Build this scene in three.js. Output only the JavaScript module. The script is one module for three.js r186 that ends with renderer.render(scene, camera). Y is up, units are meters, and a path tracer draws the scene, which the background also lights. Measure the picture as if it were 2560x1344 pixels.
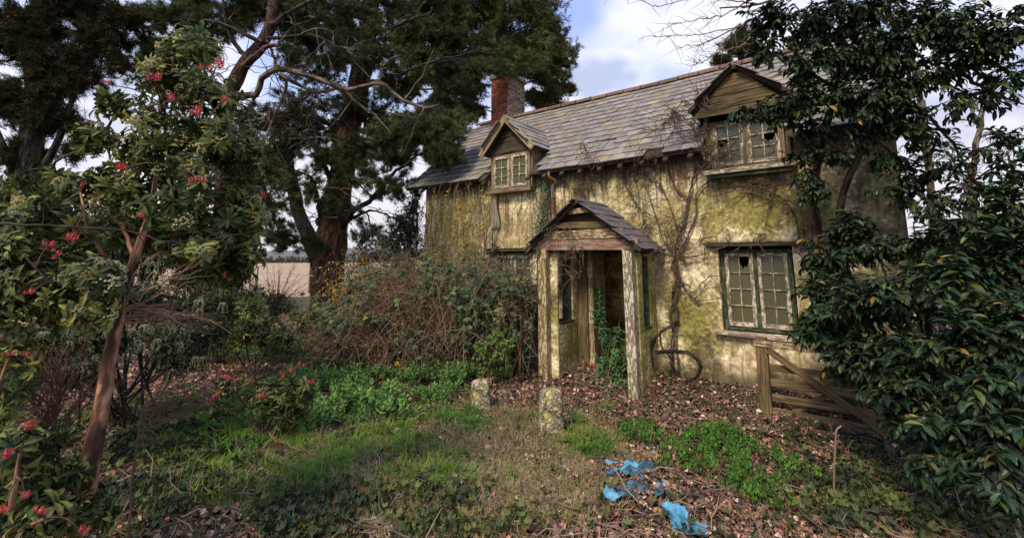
import * as THREE from 'three';
import { RoundedBoxGeometry } from 'three/addons/geometries/RoundedBoxGeometry.js';
import { mergeGeometries } from 'three/addons/utils/BufferGeometryUtils.js';

// ---------------------------------------------------------------- camera, sky, sun, exposure
const PIC_W = 2560, PIC_H = 1344, FOCAL = 1120, PITCH = 8.5 * Math.PI / 180, AXIS_Y = 478, YAW = 37.8 * Math.PI / 180, EYE = 1.75, GL = -0.24;   // y = 0 is the cottage's floor, the garden in front lies lower
const scene = new THREE.Scene();
const camera = new THREE.PerspectiveCamera(2 * Math.atan(PIC_H / 2 / FOCAL) * 180 / Math.PI, PIC_W / PIC_H, 0.1, 1500);
camera.position.set(0, EYE, 0);
camera.rotation.order = 'YXZ';
camera.rotation.set(PITCH, YAW, 0);
camera.setViewOffset(PIC_W, PIC_H, 0, PIC_H / 2 - AXIS_Y, PIC_W, PIC_H);   // lens shift
camera.updateMatrixWorld();
const renderer = new THREE.WebGLRenderer({ antialias: true });
renderer.setSize(1024, 537);
renderer.toneMapping = THREE.LinearToneMapping;
renderer.toneMappingExposure = 1.24;
renderer.shadowMap.enabled = true;
const SKY_GAIN = 1.05;
const sun = new THREE.DirectionalLight(0xffecd2, 3.0);
sun.position.set(-3, 28, 21);
sun.target.position.set(-4, 0, -6);
sun.castShadow = true;
sun.shadow.radius = 28;
sun.shadow.mapSize.set(2048, 2048);
Object.assign(sun.shadow.camera, { left: -30, right: 30, top: 30, bottom: -30, near: 1, far: 90 });
sun.name = 'sun';
scene.add(sun, sun.target);

// ---------------------------------------------------------------- small tools
let seed = 12345;
const seedTo = (n) => { seed = n | 0; };
function rnd() { seed = (seed + 0x6d2b79f5) | 0; let t = Math.imul(seed ^ (seed >>> 15), 1 | seed); t = (t + Math.imul(t ^ (t >>> 7), 61 | t)) ^ t; return ((t ^ (t >>> 14)) >>> 0) / 4294967296; }
const rr = (a, b) => a + (b - a) * rnd(), gauss = () => (rnd() + rnd() + rnd() - 1.5) * 1.15;
const clamp = (x, a = 0, b = 1) => Math.min(b, Math.max(a, x)), lerp = (a, b, t) => a + (b - a) * t;
const sstep = (a, b, x) => { const t = clamp((x - a) / (b - a)); return t * t * (3 - 2 * t); };
const hash = (x, y, z = 0) => { let h = Math.imul(x | 0, 374761393) + Math.imul(y | 0, 668265263) + Math.imul(z | 0, 1274126177); h = Math.imul(h ^ (h >>> 13), 1274126177); return ((h ^ (h >>> 16)) >>> 0) / 4294967296; };
function vnoise(x, y, per = 0, s = 0) {             // value noise 0..1, tiles with the period per
  const xi = Math.floor(x), yi = Math.floor(y), fx = x - xi, fy = y - yi, u = fx * fx * (3 - 2 * fx), v = fy * fy * (3 - 2 * fy);
  const w = per ? (a) => ((a % per) + per) % per : (a) => a, x0 = w(xi), x1 = w(xi + 1), y0 = w(yi), y1 = w(yi + 1);
  return lerp(lerp(hash(x0, y0, s), hash(x1, y0, s), u), lerp(hash(x0, y1, s), hash(x1, y1, s), u), v);
}
function fbm(x, y, oct = 4, per = 0, s = 0) { let a = 0.5, t = 0, n = 0; for (let i = 0; i < oct; i++) { t += a * vnoise(x, y, per, s + i * 17); n += a; a *= 0.5; x *= 2; y *= 2; per *= 2; } return t / n; }
function noise3(x, y, z, s = 0) { const zi = Math.floor(z), f = z - zi, u = f * f * (3 - 2 * f); return lerp(vnoise(x, y, 0, s + zi * 31), vnoise(x, y, 0, s + zi * 31 + 31), u); }
function fbm3(x, y, z, oct = 4, s = 0) { let a = 0.5, t = 0, n = 0; for (let i = 0; i < oct; i++) { t += a * noise3(x, y, z, s + i * 7); n += a; a *= 0.5; x *= 2.03; y *= 2.03; z *= 2.03; } return t / n; }
const V = (x, y, z) => new THREE.Vector3(x, y, z);
const RIGHT = V(Math.cos(YAW), 0, -Math.sin(YAW)), AHEAD = V(-Math.sin(YAW), 0, -Math.cos(YAW)), UP = V(0, 1, 0);
const FWD = AHEAD.clone().multiplyScalar(Math.cos(PITCH)).addScaledVector(UP, Math.sin(PITCH)), UPC = UP.clone().multiplyScalar(Math.cos(PITCH)).addScaledVector(AHEAD, -Math.sin(PITCH));
const EYEP = V(0, EYE, 0);
const dir = (x, y) => FWD.clone().addScaledVector(RIGHT, (x - 1280) / FOCAL).addScaledVector(UPC, -(y - AXIS_Y) / FOCAL);
const at = (x, y, d) => EYEP.clone().addScaledVector(dir(x, y), d);                                   // a point of the place, d metres ahead
const onZ = (x, y, z) => { const d = dir(x, y); return EYEP.clone().addScaledVector(d, z / d.z); };
const onGround = (x, y, h = GL) => { const d = dir(x, y); return EYEP.clone().addScaledVector(d, (h - EYE) / d.y); };
const project = (p) => { const q = p.clone().sub(EYEP), z = q.dot(FWD); return [1280 + FOCAL * q.dot(RIGHT) / z, AXIS_Y - FOCAL * q.dot(UPC) / z, z]; };
const used = new Map();
function numbered(name) { const n = used.get(name) ?? 0; used.set(name, n + 1); return n ? name + '_' + String(n).padStart(3, '0') : name; }
function dress(o, label, category, group, kind) {
  if (label) o.userData.label = label;
  if (category) o.userData.category = category;
  if (group) o.userData.group = group;
  if (kind) o.userData.kind = kind;
  return o;
}
function thing(name, label, category, [x, y, z], group) {
  const o = new THREE.Group(); o.name = numbered(name); o.position.set(x, y, z); o.wp = V(x, y, z); scene.add(o);
  return dress(o, label, category, group);
}
function put(parent, o, name, kind) {                // geometry in world coordinates goes under its parent
  o.name = parent === scene ? numbered(name) : name; o.castShadow = o.receiveShadow = true;
  o.wp = V(0, 0, 0);
  if (parent !== scene) { o.position.sub(parent.wp); o.wp = V(0, 0, 0); }
  if (kind) o.userData.kind = kind;
  parent.add(o); return o;
}
function putAt(parent, o, name) { o.name = name; o.castShadow = o.receiveShadow = true; o.position.sub(parent.wp); parent.add(o); return o; }
const mesh = (g, m) => new THREE.Mesh(g, m);

class MB {                                           // collects triangles in world coordinates
  constructor() { this.p = []; this.n = []; this.u = []; this.c = []; this.i = []; this.colored = false; }
  get count() { return this.p.length / 3; }
  vert(p, n, u, v, c) { this.p.push(p.x, p.y, p.z); this.n.push(n.x, n.y, n.z); this.u.push(u, v); if (c) this.colored = true; c = c || [1, 1, 1]; this.c.push(c[0], c[1], c[2]); return this.count - 1; }
  quad(a, b, c, d, col, s = 1) {                     // flat, uv in metres
    const n = V().subVectors(b, a).cross(V().subVectors(d, a)).normalize(), w = a.distanceTo(b) * s, h = a.distanceTo(d) * s;
    const k = this.vert(a, n, 0, 0, col); this.vert(b, n, w, 0, col); this.vert(c, n, w, h, col); this.vert(d, n, 0, h, col);
    this.i.push(k, k + 1, k + 2, k, k + 2, k + 3);
  }
  tri(a, b, c, col) { const n = V().subVectors(b, a).cross(V().subVectors(c, a)).normalize(), k = this.vert(a, n, 0, 0, col); this.vert(b, n, a.distanceTo(b), 0, col); this.vert(c, n, 0, a.distanceTo(c), col); this.i.push(k, k + 1, k + 2); }
  tube(pts, radii, seg = 6, col, rough = 0) {
    let up = Math.abs(V().subVectors(pts[pts.length - 1], pts[0]).normalize().y) > 0.8 ? V(1, 0, 0) : V(0, 1, 0), len = 0, off = rr(0, 5), first = this.count;
    const t = V(), a = V(), b = V(), n = V(), p = V();
    for (let k = 0; k < pts.length; k++) {
      t.subVectors(pts[Math.min(k + 1, pts.length - 1)], pts[Math.max(k - 1, 0)]).normalize();
      a.crossVectors(up, t).normalize(); b.crossVectors(t, a).normalize(); up.copy(b);
      const r = Array.isArray(radii) ? radii[k] : radii; if (k) len += pts[k].distanceTo(pts[k - 1]);
      for (let s = 0; s <= seg; s++) {
        const w = s / seg * Math.PI * 2, rk = rough ? r * (1 + rough * (vnoise(Math.cos(w) * 2 + off + 9, Math.sin(w) * 2 + len * 3 + 9) - 0.5)) : r;
        n.copy(a).multiplyScalar(Math.cos(w)).addScaledVector(b, Math.sin(w)); p.copy(pts[k]).addScaledVector(n, rk);
        this.vert(p, n, s / seg * Math.max(0.1, 6.28 * (Array.isArray(radii) ? radii[0] : radii)) + off, len, col);
      }
    }
    for (let k = 0; k < pts.length - 1; k++) for (let s = 0; s < seg; s++) { const q = first + k * (seg + 1) + s, w = q + seg + 1; this.i.push(q, q + 1, w, q + 1, w + 1, w); }
  }
  geometry() {
    const g = new THREE.BufferGeometry();
    g.setAttribute('position', new THREE.Float32BufferAttribute(this.p, 3)); g.setAttribute('normal', new THREE.Float32BufferAttribute(this.n, 3)); g.setAttribute('uv', new THREE.Float32BufferAttribute(this.u, 2));
    if (this.colored) g.setAttribute('color', new THREE.Float32BufferAttribute(this.c, 3));
    g.setIndex(this.i); return g;
  }
  build(name, mat, parent = scene, kind) { return put(parent, mesh(this.geometry(), mat), name, kind); }
}
function spline(pts, n, wob = 0) {
  const c = new THREE.CatmullRomCurve3(pts, false, 'centripetal'), out = c.getPoints(n);
  if (wob) for (let k = 1; k < out.length - 1; k++) out[k].add(V(gauss(), gauss(), gauss()).multiplyScalar(wob));
  return out;
}
function metreUV(g) {                                 // box mapping in metres, grain along the longest side
  g.computeBoundingBox(); const s = g.boundingBox.getSize(V()), e = [s.x, s.y, s.z], order = [0, 1, 2].sort((a, b) => e[b] - e[a]);
  const p = g.attributes.position, n = g.attributes.normal, u = new Float32Array(p.count * 2), ox = rr(0, 3), oy = rr(0, 3);
  for (let k = 0; k < p.count; k++) {
    const q = [p.getX(k), p.getY(k), p.getZ(k)], m = [Math.abs(n.getX(k)), Math.abs(n.getY(k)), Math.abs(n.getZ(k))], flat = m.indexOf(Math.max(...m)), [i, j] = order.filter((o) => o !== flat);
    u[2 * k] = q[i] + ox; u[2 * k + 1] = q[j] + oy;
  }
  g.setAttribute('uv', new THREE.BufferAttribute(u, 2)); return g;
}
function beam(w, h, d, b = 0.006) { return metreUV(new RoundedBoxGeometry(w, h, d, 1, Math.min(b, w / 2.2, h / 2.2, d / 2.2))); }
function worn(g, amp, f = 6) {                        // uneven edges on a box
  const p = g.attributes.position, s = rr(0, 90);
  for (let k = 0; k < p.count; k++) { const x = p.getX(k), y = p.getY(k), z = p.getZ(k); p.setXYZ(k, x + amp * (noise3(x * f + s, y * f, z * f, 3) - 0.5), y + amp * (noise3(x * f, y * f + s, z * f, 5) - 0.5), z + amp * (noise3(x * f, y * f, z * f + s, 8) - 0.5)); }
  return g;
}
function block(parent, name, mat, w, h, d, x, y, z, { rx = 0, ry = 0, rz = 0, b = 0.006, wear = 0 } = {}) {   // x, y, z: centre in the world
  let g = beam(w, h, d, b); if (wear) g = worn(g, wear);
  const m = mesh(g, mat); m.position.set(x, y, z); m.rotation.set(rx, ry, rz); m.wp = V(x, y, z);
  return putAt(parent, m, name);
}
function spar(parent, name, mat, a, b2, w, t, { wear = 0, roll = 0 } = {}) {   // a plank from point a to point b, w high, t thick
  const L = a.distanceTo(b2); let g = beam(L, w, t); if (wear) g = worn(g, wear);
  const m = mesh(g, mat), x = V().subVectors(b2, a).normalize(), z = V(0, 0, 1).addScaledVector(x, -x.z).normalize(), y = V().crossVectors(z, x);
  m.quaternion.setFromRotationMatrix(new THREE.Matrix4().makeBasis(x, y, z)); if (roll) m.rotateX(roll);
  m.position.copy(a).lerp(b2, 0.5); return putAt(parent, m, name);
}

// ---------------------------------------------------------------- textures
function tex(w, h, fn, { srgb = true, repeat } = {}) {
  const d = new Uint8Array(w * h * 4);
  for (let y = 0, o = 0; y < h; y++) for (let x = 0; x < w; x++, o += 4) { const c = fn(x / w, y / h); d[o] = clamp(c[0]) * 255; d[o + 1] = clamp(c[1]) * 255; d[o + 2] = clamp(c[2]) * 255; d[o + 3] = 255; }
  const t = new THREE.DataTexture(d, w, h, THREE.RGBAFormat); t.magFilter = THREE.LinearFilter; t.minFilter = THREE.LinearMipmapLinearFilter; t.wrapS = t.wrapT = THREE.RepeatWrapping; t.generateMipmaps = true;
  if (srgb) t.colorSpace = THREE.SRGBColorSpace; if (repeat) t.repeat.set(...repeat); t.needsUpdate = true; return t;
}
const mixc = (a, b, t) => [lerp(a[0], b[0], t), lerp(a[1], b[1], t), lerp(a[2], b[2], t)], scl = (a, s) => [a[0] * s, a[1] * s, a[2] * s];
const rgb = (r, g, b) => [r / 255, g / 255, b / 255];
const gray = (v) => [v, v, v];
const grain = (u, v, s) => fbm(u * 4, v * 48, 3, 4, s) * 0.6 + fbm(u * 8, v * 96, 2, 8, s + 50) * 0.4;
const woodMap = tex(512, 512, (u, v) => { const g = grain(u, v, 1), k = fbm(u * 6, v * 6, 3, 6, 9); let c = mixc(rgb(98, 84, 66), rgb(158, 142, 116), sstep(0.3, 0.7, g)); c = scl(c, 0.75 + 0.5 * fbm(u * 5, v * 9, 4, 5, 15)); c = mixc(c, rgb(50, 42, 32), 0.7 * sstep(0.6, 0.68, fbm(u * 3, v * 40, 3, 3, 19))); c = mixc(c, rgb(116, 118, 78), 0.5 * sstep(0.5, 0.75, k)); return c; }, { repeat: [0.8, 0.8] });
const woodBump = tex(512, 512, (u, v) => gray(grain(u, v, 1)), { srgb: false, repeat: [0.8, 0.8] });
const flake = (u, v) => sstep(0.42, 0.56, fbm(u * 14, v * 40, 4, 14, 21) * 0.6 + 0.4 * grain(u, v, 3));
const peelMap = tex(512, 512, (u, v) => { const g = grain(u, v, 2), f = flake(u, v); return mixc(mixc(rgb(196, 186, 162), rgb(222, 214, 194), g), mixc(rgb(98, 84, 64), rgb(158, 144, 118), g), f); }, { repeat: [1.3, 1.3] });
const peelBump = tex(512, 512, (u, v) => gray(0.7 - 0.5 * flake(u, v) + 0.25 * grain(u, v, 2)), { srgb: false, repeat: [1.3, 1.3] });
const redPeelMap = tex(512, 512, (u, v) => { const g = grain(u, v, 4), f = sstep(0.40, 0.54, fbm(u * 12, v * 30, 4, 12, 33) * 0.6 + 0.4 * g); return mixc(mixc(rgb(120, 78, 68), rgb(158, 116, 104), g), mixc(rgb(104, 88, 68), rgb(188, 172, 144), g), f); }, { repeat: [0.9, 0.9] });
const barkF = (u, v, s) => { const w = fbm(u * 6, v * 6, 3, 6, s) * 1.2; return fbm(u * 16 + w * 2, v * 4 + w, 4, 0, s + 3); };
const tileable = (f) => (u, v) => { const a = u, b = v; return lerp(lerp(f(a, b), f(a - 1, b), a), lerp(f(a, b - 1), f(a - 1, b - 1), a), b); };
const barkTile = tileable((u, v) => barkF(u + 3, v + 3, 5));
const barkMap = tex(512, 512, (u, v) => { const f = sstep(0.34, 0.64, barkTile(u, v)), g = fbm(u * 20, v * 20, 4, 20, 77); return scl(mixc([0.4, 0.36, 0.33], [1, 0.97, 0.93], f), 0.6 + 0.7 * g); }, { repeat: [1, 1] });
const barkBump = tex(512, 512, (u, v) => gray(sstep(0.3, 0.7, barkTile(u, v))), { srgb: false });
const slateMap = tex(512, 512, (u, v) => { const a = fbm(u * 8, v * 8, 5, 8, 2), b = fbm(u * 5, v * 5, 4, 5, 60), m = sstep(0.52, 0.64, fbm(u * 14, v * 14, 4, 14, 71)); let c = scl([1, 1, 1], 0.62 + 0.5 * a); c = mixc(c, [0.92, 0.85, 0.9], 0.45 * sstep(0.45, 0.7, b)); return mixc(c, [1, 0.96, 0.66], 0.5 * m); }, { repeat: [0.9, 0.9] });
const slateBump = tex(512, 512, (u, v) => gray(fbm(u * 10, v * 10, 5, 10, 2)), { srgb: false, repeat: [0.9, 0.9] });
const brickMap = tex(256, 256, (u, v) => { const a = fbm(u * 10, v * 10, 5, 10, 11), l = sstep(0.56, 0.68, fbm(u * 7, v * 7, 4, 7, 40)); return mixc(scl([1, 0.96, 0.94], 0.5 + 0.75 * a), [0.95, 0.9, 0.8], 0.45 * l); }, { repeat: [2, 2] });
const roughBump = tex(256, 256, (u, v) => gray(fbm(u * 16, v * 16, 5, 16, 13)), { srgb: false, repeat: [2, 2] });
const stoneMap = tex(512, 512, (u, v) => { const a = fbm(u * 9, v * 9, 5, 9, 90), y = sstep(0.53, 0.62, fbm(u * 6, v * 6, 5, 6, 95)), w = sstep(0.58, 0.66, fbm(u * 11, v * 11, 4, 11, 99)), d = sstep(0.55, 0.66, fbm(u * 8, v * 8, 4, 8, 111)); let c = mixc(rgb(92, 84, 66), rgb(186, 172, 138), a); c = mixc(c, rgb(172, 152, 62), 0.8 * y); c = mixc(c, rgb(92, 92, 48), 0.6 * sstep(0.48, 0.6, fbm(u * 3, v * 3, 4, 3, 97))); c = mixc(c, rgb(220, 212, 188), 0.7 * w); return mixc(c, rgb(62, 54, 40), 0.7 * d); }, { repeat: [4.2, 4.2] });
const rustMap = tex(256, 256, (u, v) => mixc(rgb(150, 132, 104), rgb(128, 74, 42), sstep(0.4, 0.6, fbm(u * 6, v * 6, 5, 6, 140))), { repeat: [1, 1] });
const groundMap = tex(1024, 1024, (u, v) => {
  const a = fbm(u * 60, v * 60, 3, 60, 150), b = fbm(u * 14, v * 14, 4, 14, 160), s = vnoise(u * 150, v * 150, 150, 170);
  let c = mixc(rgb(40, 30, 22), rgb(102, 76, 55), sstep(0.25, 0.8, a)); c = mixc(c, rgb(146, 112, 84), 0.55 * sstep(0.78, 0.9, s)); return mixc(c, rgb(66, 66, 34), 0.5 * sstep(0.45, 0.7, b));
}, { repeat: [0.45, 0.45] });
const groundBump = tex(1024, 1024, (u, v) => gray(fbm(u * 60, v * 60, 4, 60, 150)), { srgb: false, repeat: [0.45, 0.45] });

// The front wall's lime plaster: stains, algae and rain streaks where they are on the real wall (x, y in metres)
const WALL = -7.25, HX0 = -8.25, HX1 = 0.46, WTOP = 3.62;
function plaster(x, y) {
  const n1 = fbm(x * 1.7 + 20, y * 1.7, 5, 0, 200), n2 = fbm(x * 5 + 40, y * 3.4, 5, 0, 210), fine = fbm(x * 26 + 80, y * 26, 4, 0, 220);
  const wx = x + 0.10 * (fbm(x * 3 + 9, y * 2, 3, 0, 225) - 0.5), streak = fbm(wx * 15 + 50, y * 0.8 + 4, 4, 0, 230), thin = fbm(wx * 42 + 10, y * 1.6, 3, 0, 240);
  const mid = fbm(x * 10 + 60, y * 8, 4, 0, 215), drip = fbm(wx * 30 + 70, y * 1.7 + 8, 4, 0, 235);
  let c = mixc(rgb(168, 150, 106), rgb(226, 214, 176), sstep(0.38, 0.62, n2 * 0.5 + fine * 0.25 + mid * 0.25));
  c = mixc(c, rgb(188, 158, 128), 0.6 * sstep(0.5, 0.66, n1));                                        // pinkish bare render
  c = mixc(c, rgb(108, 94, 62), 0.42 * sstep(0.53, 0.64, mid));                                          // flaked coats
  const blob = (cx, cy, rx, ry) => sstep(1.25, 0.35, Math.hypot((x - cx) / rx, (y - cy) / ry) + 0.9 * (n2 - 0.5) + 0.5 * (fine - 0.5));
  let alg = Math.max(0.9 * blob(-1.25, 2.45, 0.95, 0.42), 0.95 * blob(-0.55, 2.3, 0.4, 0.3), blob(-2.15, 0.75, 0.42, 0.75), 0.7 * blob(-1.75, 2.55, 0.4, 0.5), 0.5 * blob(-2.45, 2.2, 0.4, 0.6), 0.5 * blob(-4.3, 2.5, 0.9, 0.5), 0.35 * blob(-5.5, 2.3, 0.7, 0.7), 0.55 * blob(-7.3, 2.5, 0.9, 1.0), 0.4 * blob(-3.3, 2.9, 0.7, 0.4));
  alg = Math.max(alg, 0.36 * sstep(0.5, 0.7, fbm(x * 2.2 + 3, y * 1.3, 4, 0, 250)));
  c = mixc(c, mixc(rgb(92, 88, 34), rgb(148, 140, 66), fine * 0.6 + mid * 0.4), 0.86 * alg);
  c = mixc(c, rgb(70, 60, 40), 0.5 * sstep(0.52, 0.68, streak) * sstep(0.42, 0.62, n1 * 0.6 + mid * 0.4));                   // dark rain streaks
  c = mixc(c, rgb(74, 62, 42), 0.5 * sstep(0.53, 0.66, drip) * sstep(2.0, 3.3, y + 1.0 * n1) * sstep(0.4, 0.58, n2));
  c = mixc(c, rgb(230, 218, 182), 0.35 * sstep(0.54, 0.66, thin * 0.6 + mid * 0.4) * (1 - alg));
  const dark = Math.max(0.9 * blob(-1.0, 2.55, 0.32, 0.42), 0.75 * blob(-1.55, 2.75, 0.3, 0.3), 0.6 * blob(-2.9, 3.1, 0.6, 0.2), 0.5 * blob(-4.9, 2.9, 0.25, 0.5), 0.6 * blob(-6.6, 2.9, 0.35, 0.7), 0.8 * blob(-2.0, 0.35, 0.25, 0.4), 0.6 * blob(-0.3, 2.2, 0.3, 0.8), 1.0 * blob(0.25, 2.6, 0.4, 1.2));
  c = mixc(c, rgb(64, 54, 34), 0.75 * dark * sstep(0.35, 0.55, n2));
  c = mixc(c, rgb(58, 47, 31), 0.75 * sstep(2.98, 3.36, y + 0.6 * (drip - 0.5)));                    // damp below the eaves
  c = mixc(c, rgb(72, 66, 42), 0.75 * sstep(0.42, 0.0, y + 0.7 * (n2 - 0.5)));                          // splashed foot
  const crack = Math.abs(fbm(x * 2.4 + 7, y * 2.4 + 3, 4, 0, 260) - 0.5); c = mixc(c, rgb(80, 66, 44), 0.5 * sstep(0.008, 0.002, crack));
  return scl(c, 0.86 + 0.4 * fine);
}
const wallMap = tex(2048, 1024, (u, v) => plaster(HX0 + u * (HX1 - HX0), v * WTOP));
wallMap.wrapS = wallMap.wrapT = THREE.ClampToEdgeWrapping;
const wallBump = tex(2048, 1024, (u, v) => { const x = HX0 + u * (HX1 - HX0), y = v * WTOP; return gray(0.6 * fbm(x * 9 + 2, y * 9, 5, 0, 270) + 0.4 * sstep(0.35, 0.5, fbm(x * 4, y * 4, 5, 0, 280))); }, { srgb: false });
wallBump.wrapS = wallBump.wrapT = THREE.ClampToEdgeWrapping;
const renderMap = tex(1024, 1024, (u, v) => plaster(-4.2 + 2.4 * u, 0.25 + 2.2 * v), { repeat: [0.42, 0.45] });

// ---------------------------------------------------------------- materials
const std = (o) => new THREE.MeshStandardMaterial({ roughness: 0.9, ...o });
const M = {
  wall: std({ map: wallMap, bumpMap: wallBump, bumpScale: 0.025 }), render: std({ map: renderMap, bumpMap: roughBump, bumpScale: 0.01 }),
  mossRender: std({ map: renderMap, bumpMap: roughBump, bumpScale: 0.012, color: new THREE.Color(0.72, 0.76, 0.46) }),
  wood: std({ map: woodMap, bumpMap: woodBump, bumpScale: 0.008 }), mossWood: std({ map: woodMap, bumpMap: woodBump, bumpScale: 0.01, color: new THREE.Color(0.6, 0.56, 0.37) }),
  grayWood: std({ map: woodMap, bumpMap: woodBump, bumpScale: 0.008, color: new THREE.Color(0.95, 0.92, 0.86) }), paleWood: std({ map: woodMap, bumpMap: woodBump, bumpScale: 0.008, color: new THREE.Color(1.5, 1.4, 1.25) }), darkWood: std({ map: woodMap, bumpMap: woodBump, bumpScale: 0.008, color: new THREE.Color(0.28, 0.25, 0.22) }),
  gateWood: std({ map: woodMap, bumpMap: woodBump, bumpScale: 0.008, color: new THREE.Color(0.62, 0.55, 0.4) }),
  peel: std({ map: peelMap, bumpMap: peelBump, bumpScale: 0.006 }), peelGreen: std({ map: peelMap, bumpMap: peelBump, bumpScale: 0.004, color: new THREE.Color(0.13, 0.2, 0.12) }), peelYellow: std({ map: peelMap, bumpMap: peelBump, bumpScale: 0.005, color: new THREE.Color(0.86, 0.8, 0.56) }),
  peelTan: std({ map: peelMap, bumpMap: peelBump, bumpScale: 0.006, color: new THREE.Color(0.8, 0.68, 0.5) }),
  redPeel: std({ map: redPeelMap, bumpMap: peelBump, bumpScale: 0.006 }),
  barkRedDark: std({ map: barkMap, bumpMap: barkBump, bumpScale: 0.02, color: new THREE.Color(0.14, 0.075, 0.055) }), barkRed: std({ map: barkMap, bumpMap: barkBump, bumpScale: 0.02, color: new THREE.Color(0.24, 0.12, 0.075) }), barkPink: std({ map: barkMap, bumpMap: barkBump, bumpScale: 0.01, color: new THREE.Color(0.46, 0.25, 0.155) }),
  barkDark: std({ map: barkMap, bumpMap: barkBump, bumpScale: 0.02, color: new THREE.Color(0.085, 0.065, 0.05) }), barkGray: std({ map: barkMap, bumpMap: barkBump, bumpScale: 0.01, color: new THREE.Color(0.25, 0.2, 0.155) }), twigPale: std({ color: new THREE.Color(0.26, 0.165, 0.11) }), twigRed: std({ color: new THREE.Color(0.13, 0.07, 0.05) }), vine: std({ map: barkMap, color: new THREE.Color(0.19, 0.14, 0.1) }),
  stone: std({ map: stoneMap, bumpMap: roughBump, bumpScale: 0.02 }), rust: std({ map: rustMap, bumpMap: roughBump, bumpScale: 0.004, roughness: 0.8 }), lead: std({ map: slateMap, color: new THREE.Color(0.12, 0.12, 0.13), roughness: 0.6 }),
  glass: new THREE.MeshPhysicalMaterial({ color: new THREE.Color(0.4, 0.41, 0.22), roughness: 0.16, transmission: 0.74, thickness: 0, ior: 1.5 }),
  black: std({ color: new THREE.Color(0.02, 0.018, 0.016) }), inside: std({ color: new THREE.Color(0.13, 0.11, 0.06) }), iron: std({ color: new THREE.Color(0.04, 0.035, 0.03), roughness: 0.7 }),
  ground: std({ map: groundMap, bumpMap: groundBump, bumpScale: 0.03, vertexColors: true }),
  plain: std({ vertexColors: true }), litter: std({ roughness: 0.8 }),
  leaf: new THREE.MeshPhysicalMaterial({ roughness: 0.7, transmission: 0.3, thickness: 0, specularIntensity: 0.35 }), gloss: new THREE.MeshPhysicalMaterial({ roughness: 0.42, specularIntensity: 0.45 }), satin: new THREE.MeshPhysicalMaterial({ roughness: 0.6, specularIntensity: 0.35 }), needle: new THREE.MeshPhysicalMaterial({ roughness: 0.9, specularIntensity: 0.15 }), petal: new THREE.MeshPhysicalMaterial({ roughness: 0.6, transmission: 0.3, thickness: 0 }),
};
const slateMats = [[0.214, 0.205, 0.196], [0.241, 0.226, 0.211], [0.256, 0.238, 0.223], [0.193, 0.184, 0.175], [0.256, 0.232, 0.178], [0.226, 0.208, 0.196], [0.28, 0.265, 0.247], [0.214, 0.202, 0.154]].map((c) => std({ map: slateMap, bumpMap: slateBump, bumpScale: 0.008, color: new THREE.Color(...c).multiplyScalar(1.4), roughness: 0.8 }));
const brickMats = [[0.34, 0.105, 0.06], [0.42, 0.13, 0.075], [0.28, 0.08, 0.05], [0.4, 0.17, 0.11]].map((c) => std({ map: brickMap, bumpMap: roughBump, bumpScale: 0.006, color: new THREE.Color(...c) }));
const oldBrickMats = [[0.3, 0.23, 0.17], [0.36, 0.28, 0.21], [0.25, 0.18, 0.13], [0.4, 0.33, 0.26]].map((c) => std({ map: brickMap, bumpMap: roughBump, bumpScale: 0.006, color: new THREE.Color(...c) }));
const tileMats = [[0.21, 0.13, 0.095], [0.175, 0.115, 0.085], [0.25, 0.165, 0.12]].map((c) => std({ map: brickMap, bumpMap: roughBump, bumpScale: 0.005, color: new THREE.Color(...c) }));
const pick = (a) => a[Math.floor(rnd() * a.length)];

// ---------------------------------------------------------------- sky
{
  const W = 1024, H = 512, d = new Float32Array(W * H * 4);
  for (let r = 0; r < H; r++) {
    const el = ((r + 0.5) / H - 0.5) * Math.PI, y = Math.sin(el);
    for (let c = 0; c < W; c++) {
      const az = ((c + 0.5) / W - 0.5) * 2 * Math.PI, x = Math.cos(az) * Math.cos(el), z = Math.sin(az) * Math.cos(el), o = (r * W + c) * 4;
      let col;
      if (y < -0.02) col = [0.07, 0.06, 0.045];
      else {
        const yy = Math.max(y, 0), k = 1 / (yy + 0.22), cx = x * k, cz = z * k;
        const n = fbm3(cx * 2.1 + 7.3, yy * 2, cz * 2.1 + 1.7, 6, 300), n2 = fbm3(cx * 4.3 + 3, 1, cz * 4.3 + 30, 5, 330);
        const cover = sstep(0.42, 0.62, n * 0.78 + n2 * 0.22 + 0.26 * sstep(0.5, 0.05, yy));
        const blue = mixc([0.56, 0.66, 0.94], [0.25, 0.37, 0.80], sstep(0.0, 0.75, yy)), white = mixc([0.80, 0.81, 0.90], [0.44, 0.50, 0.68], sstep(0.42, 0.66, n2));
        col = mixc(blue, mixc(white, [0.70, 0.66, 0.70], sstep(0.35, 0.02, yy)), cover * 0.92);
      }
      d[o] = col[0] * SKY_GAIN; d[o + 1] = col[1] * SKY_GAIN; d[o + 2] = col[2] * SKY_GAIN; d[o + 3] = 1;
    }
  }
  const t = new THREE.DataTexture(d, W, H, THREE.RGBAFormat, THREE.FloatType);
  t.mapping = THREE.EquirectangularReflectionMapping; t.magFilter = t.minFilter = THREE.LinearFilter; t.needsUpdate = true;
  scene.background = t; scene.environment = t;
}

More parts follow.
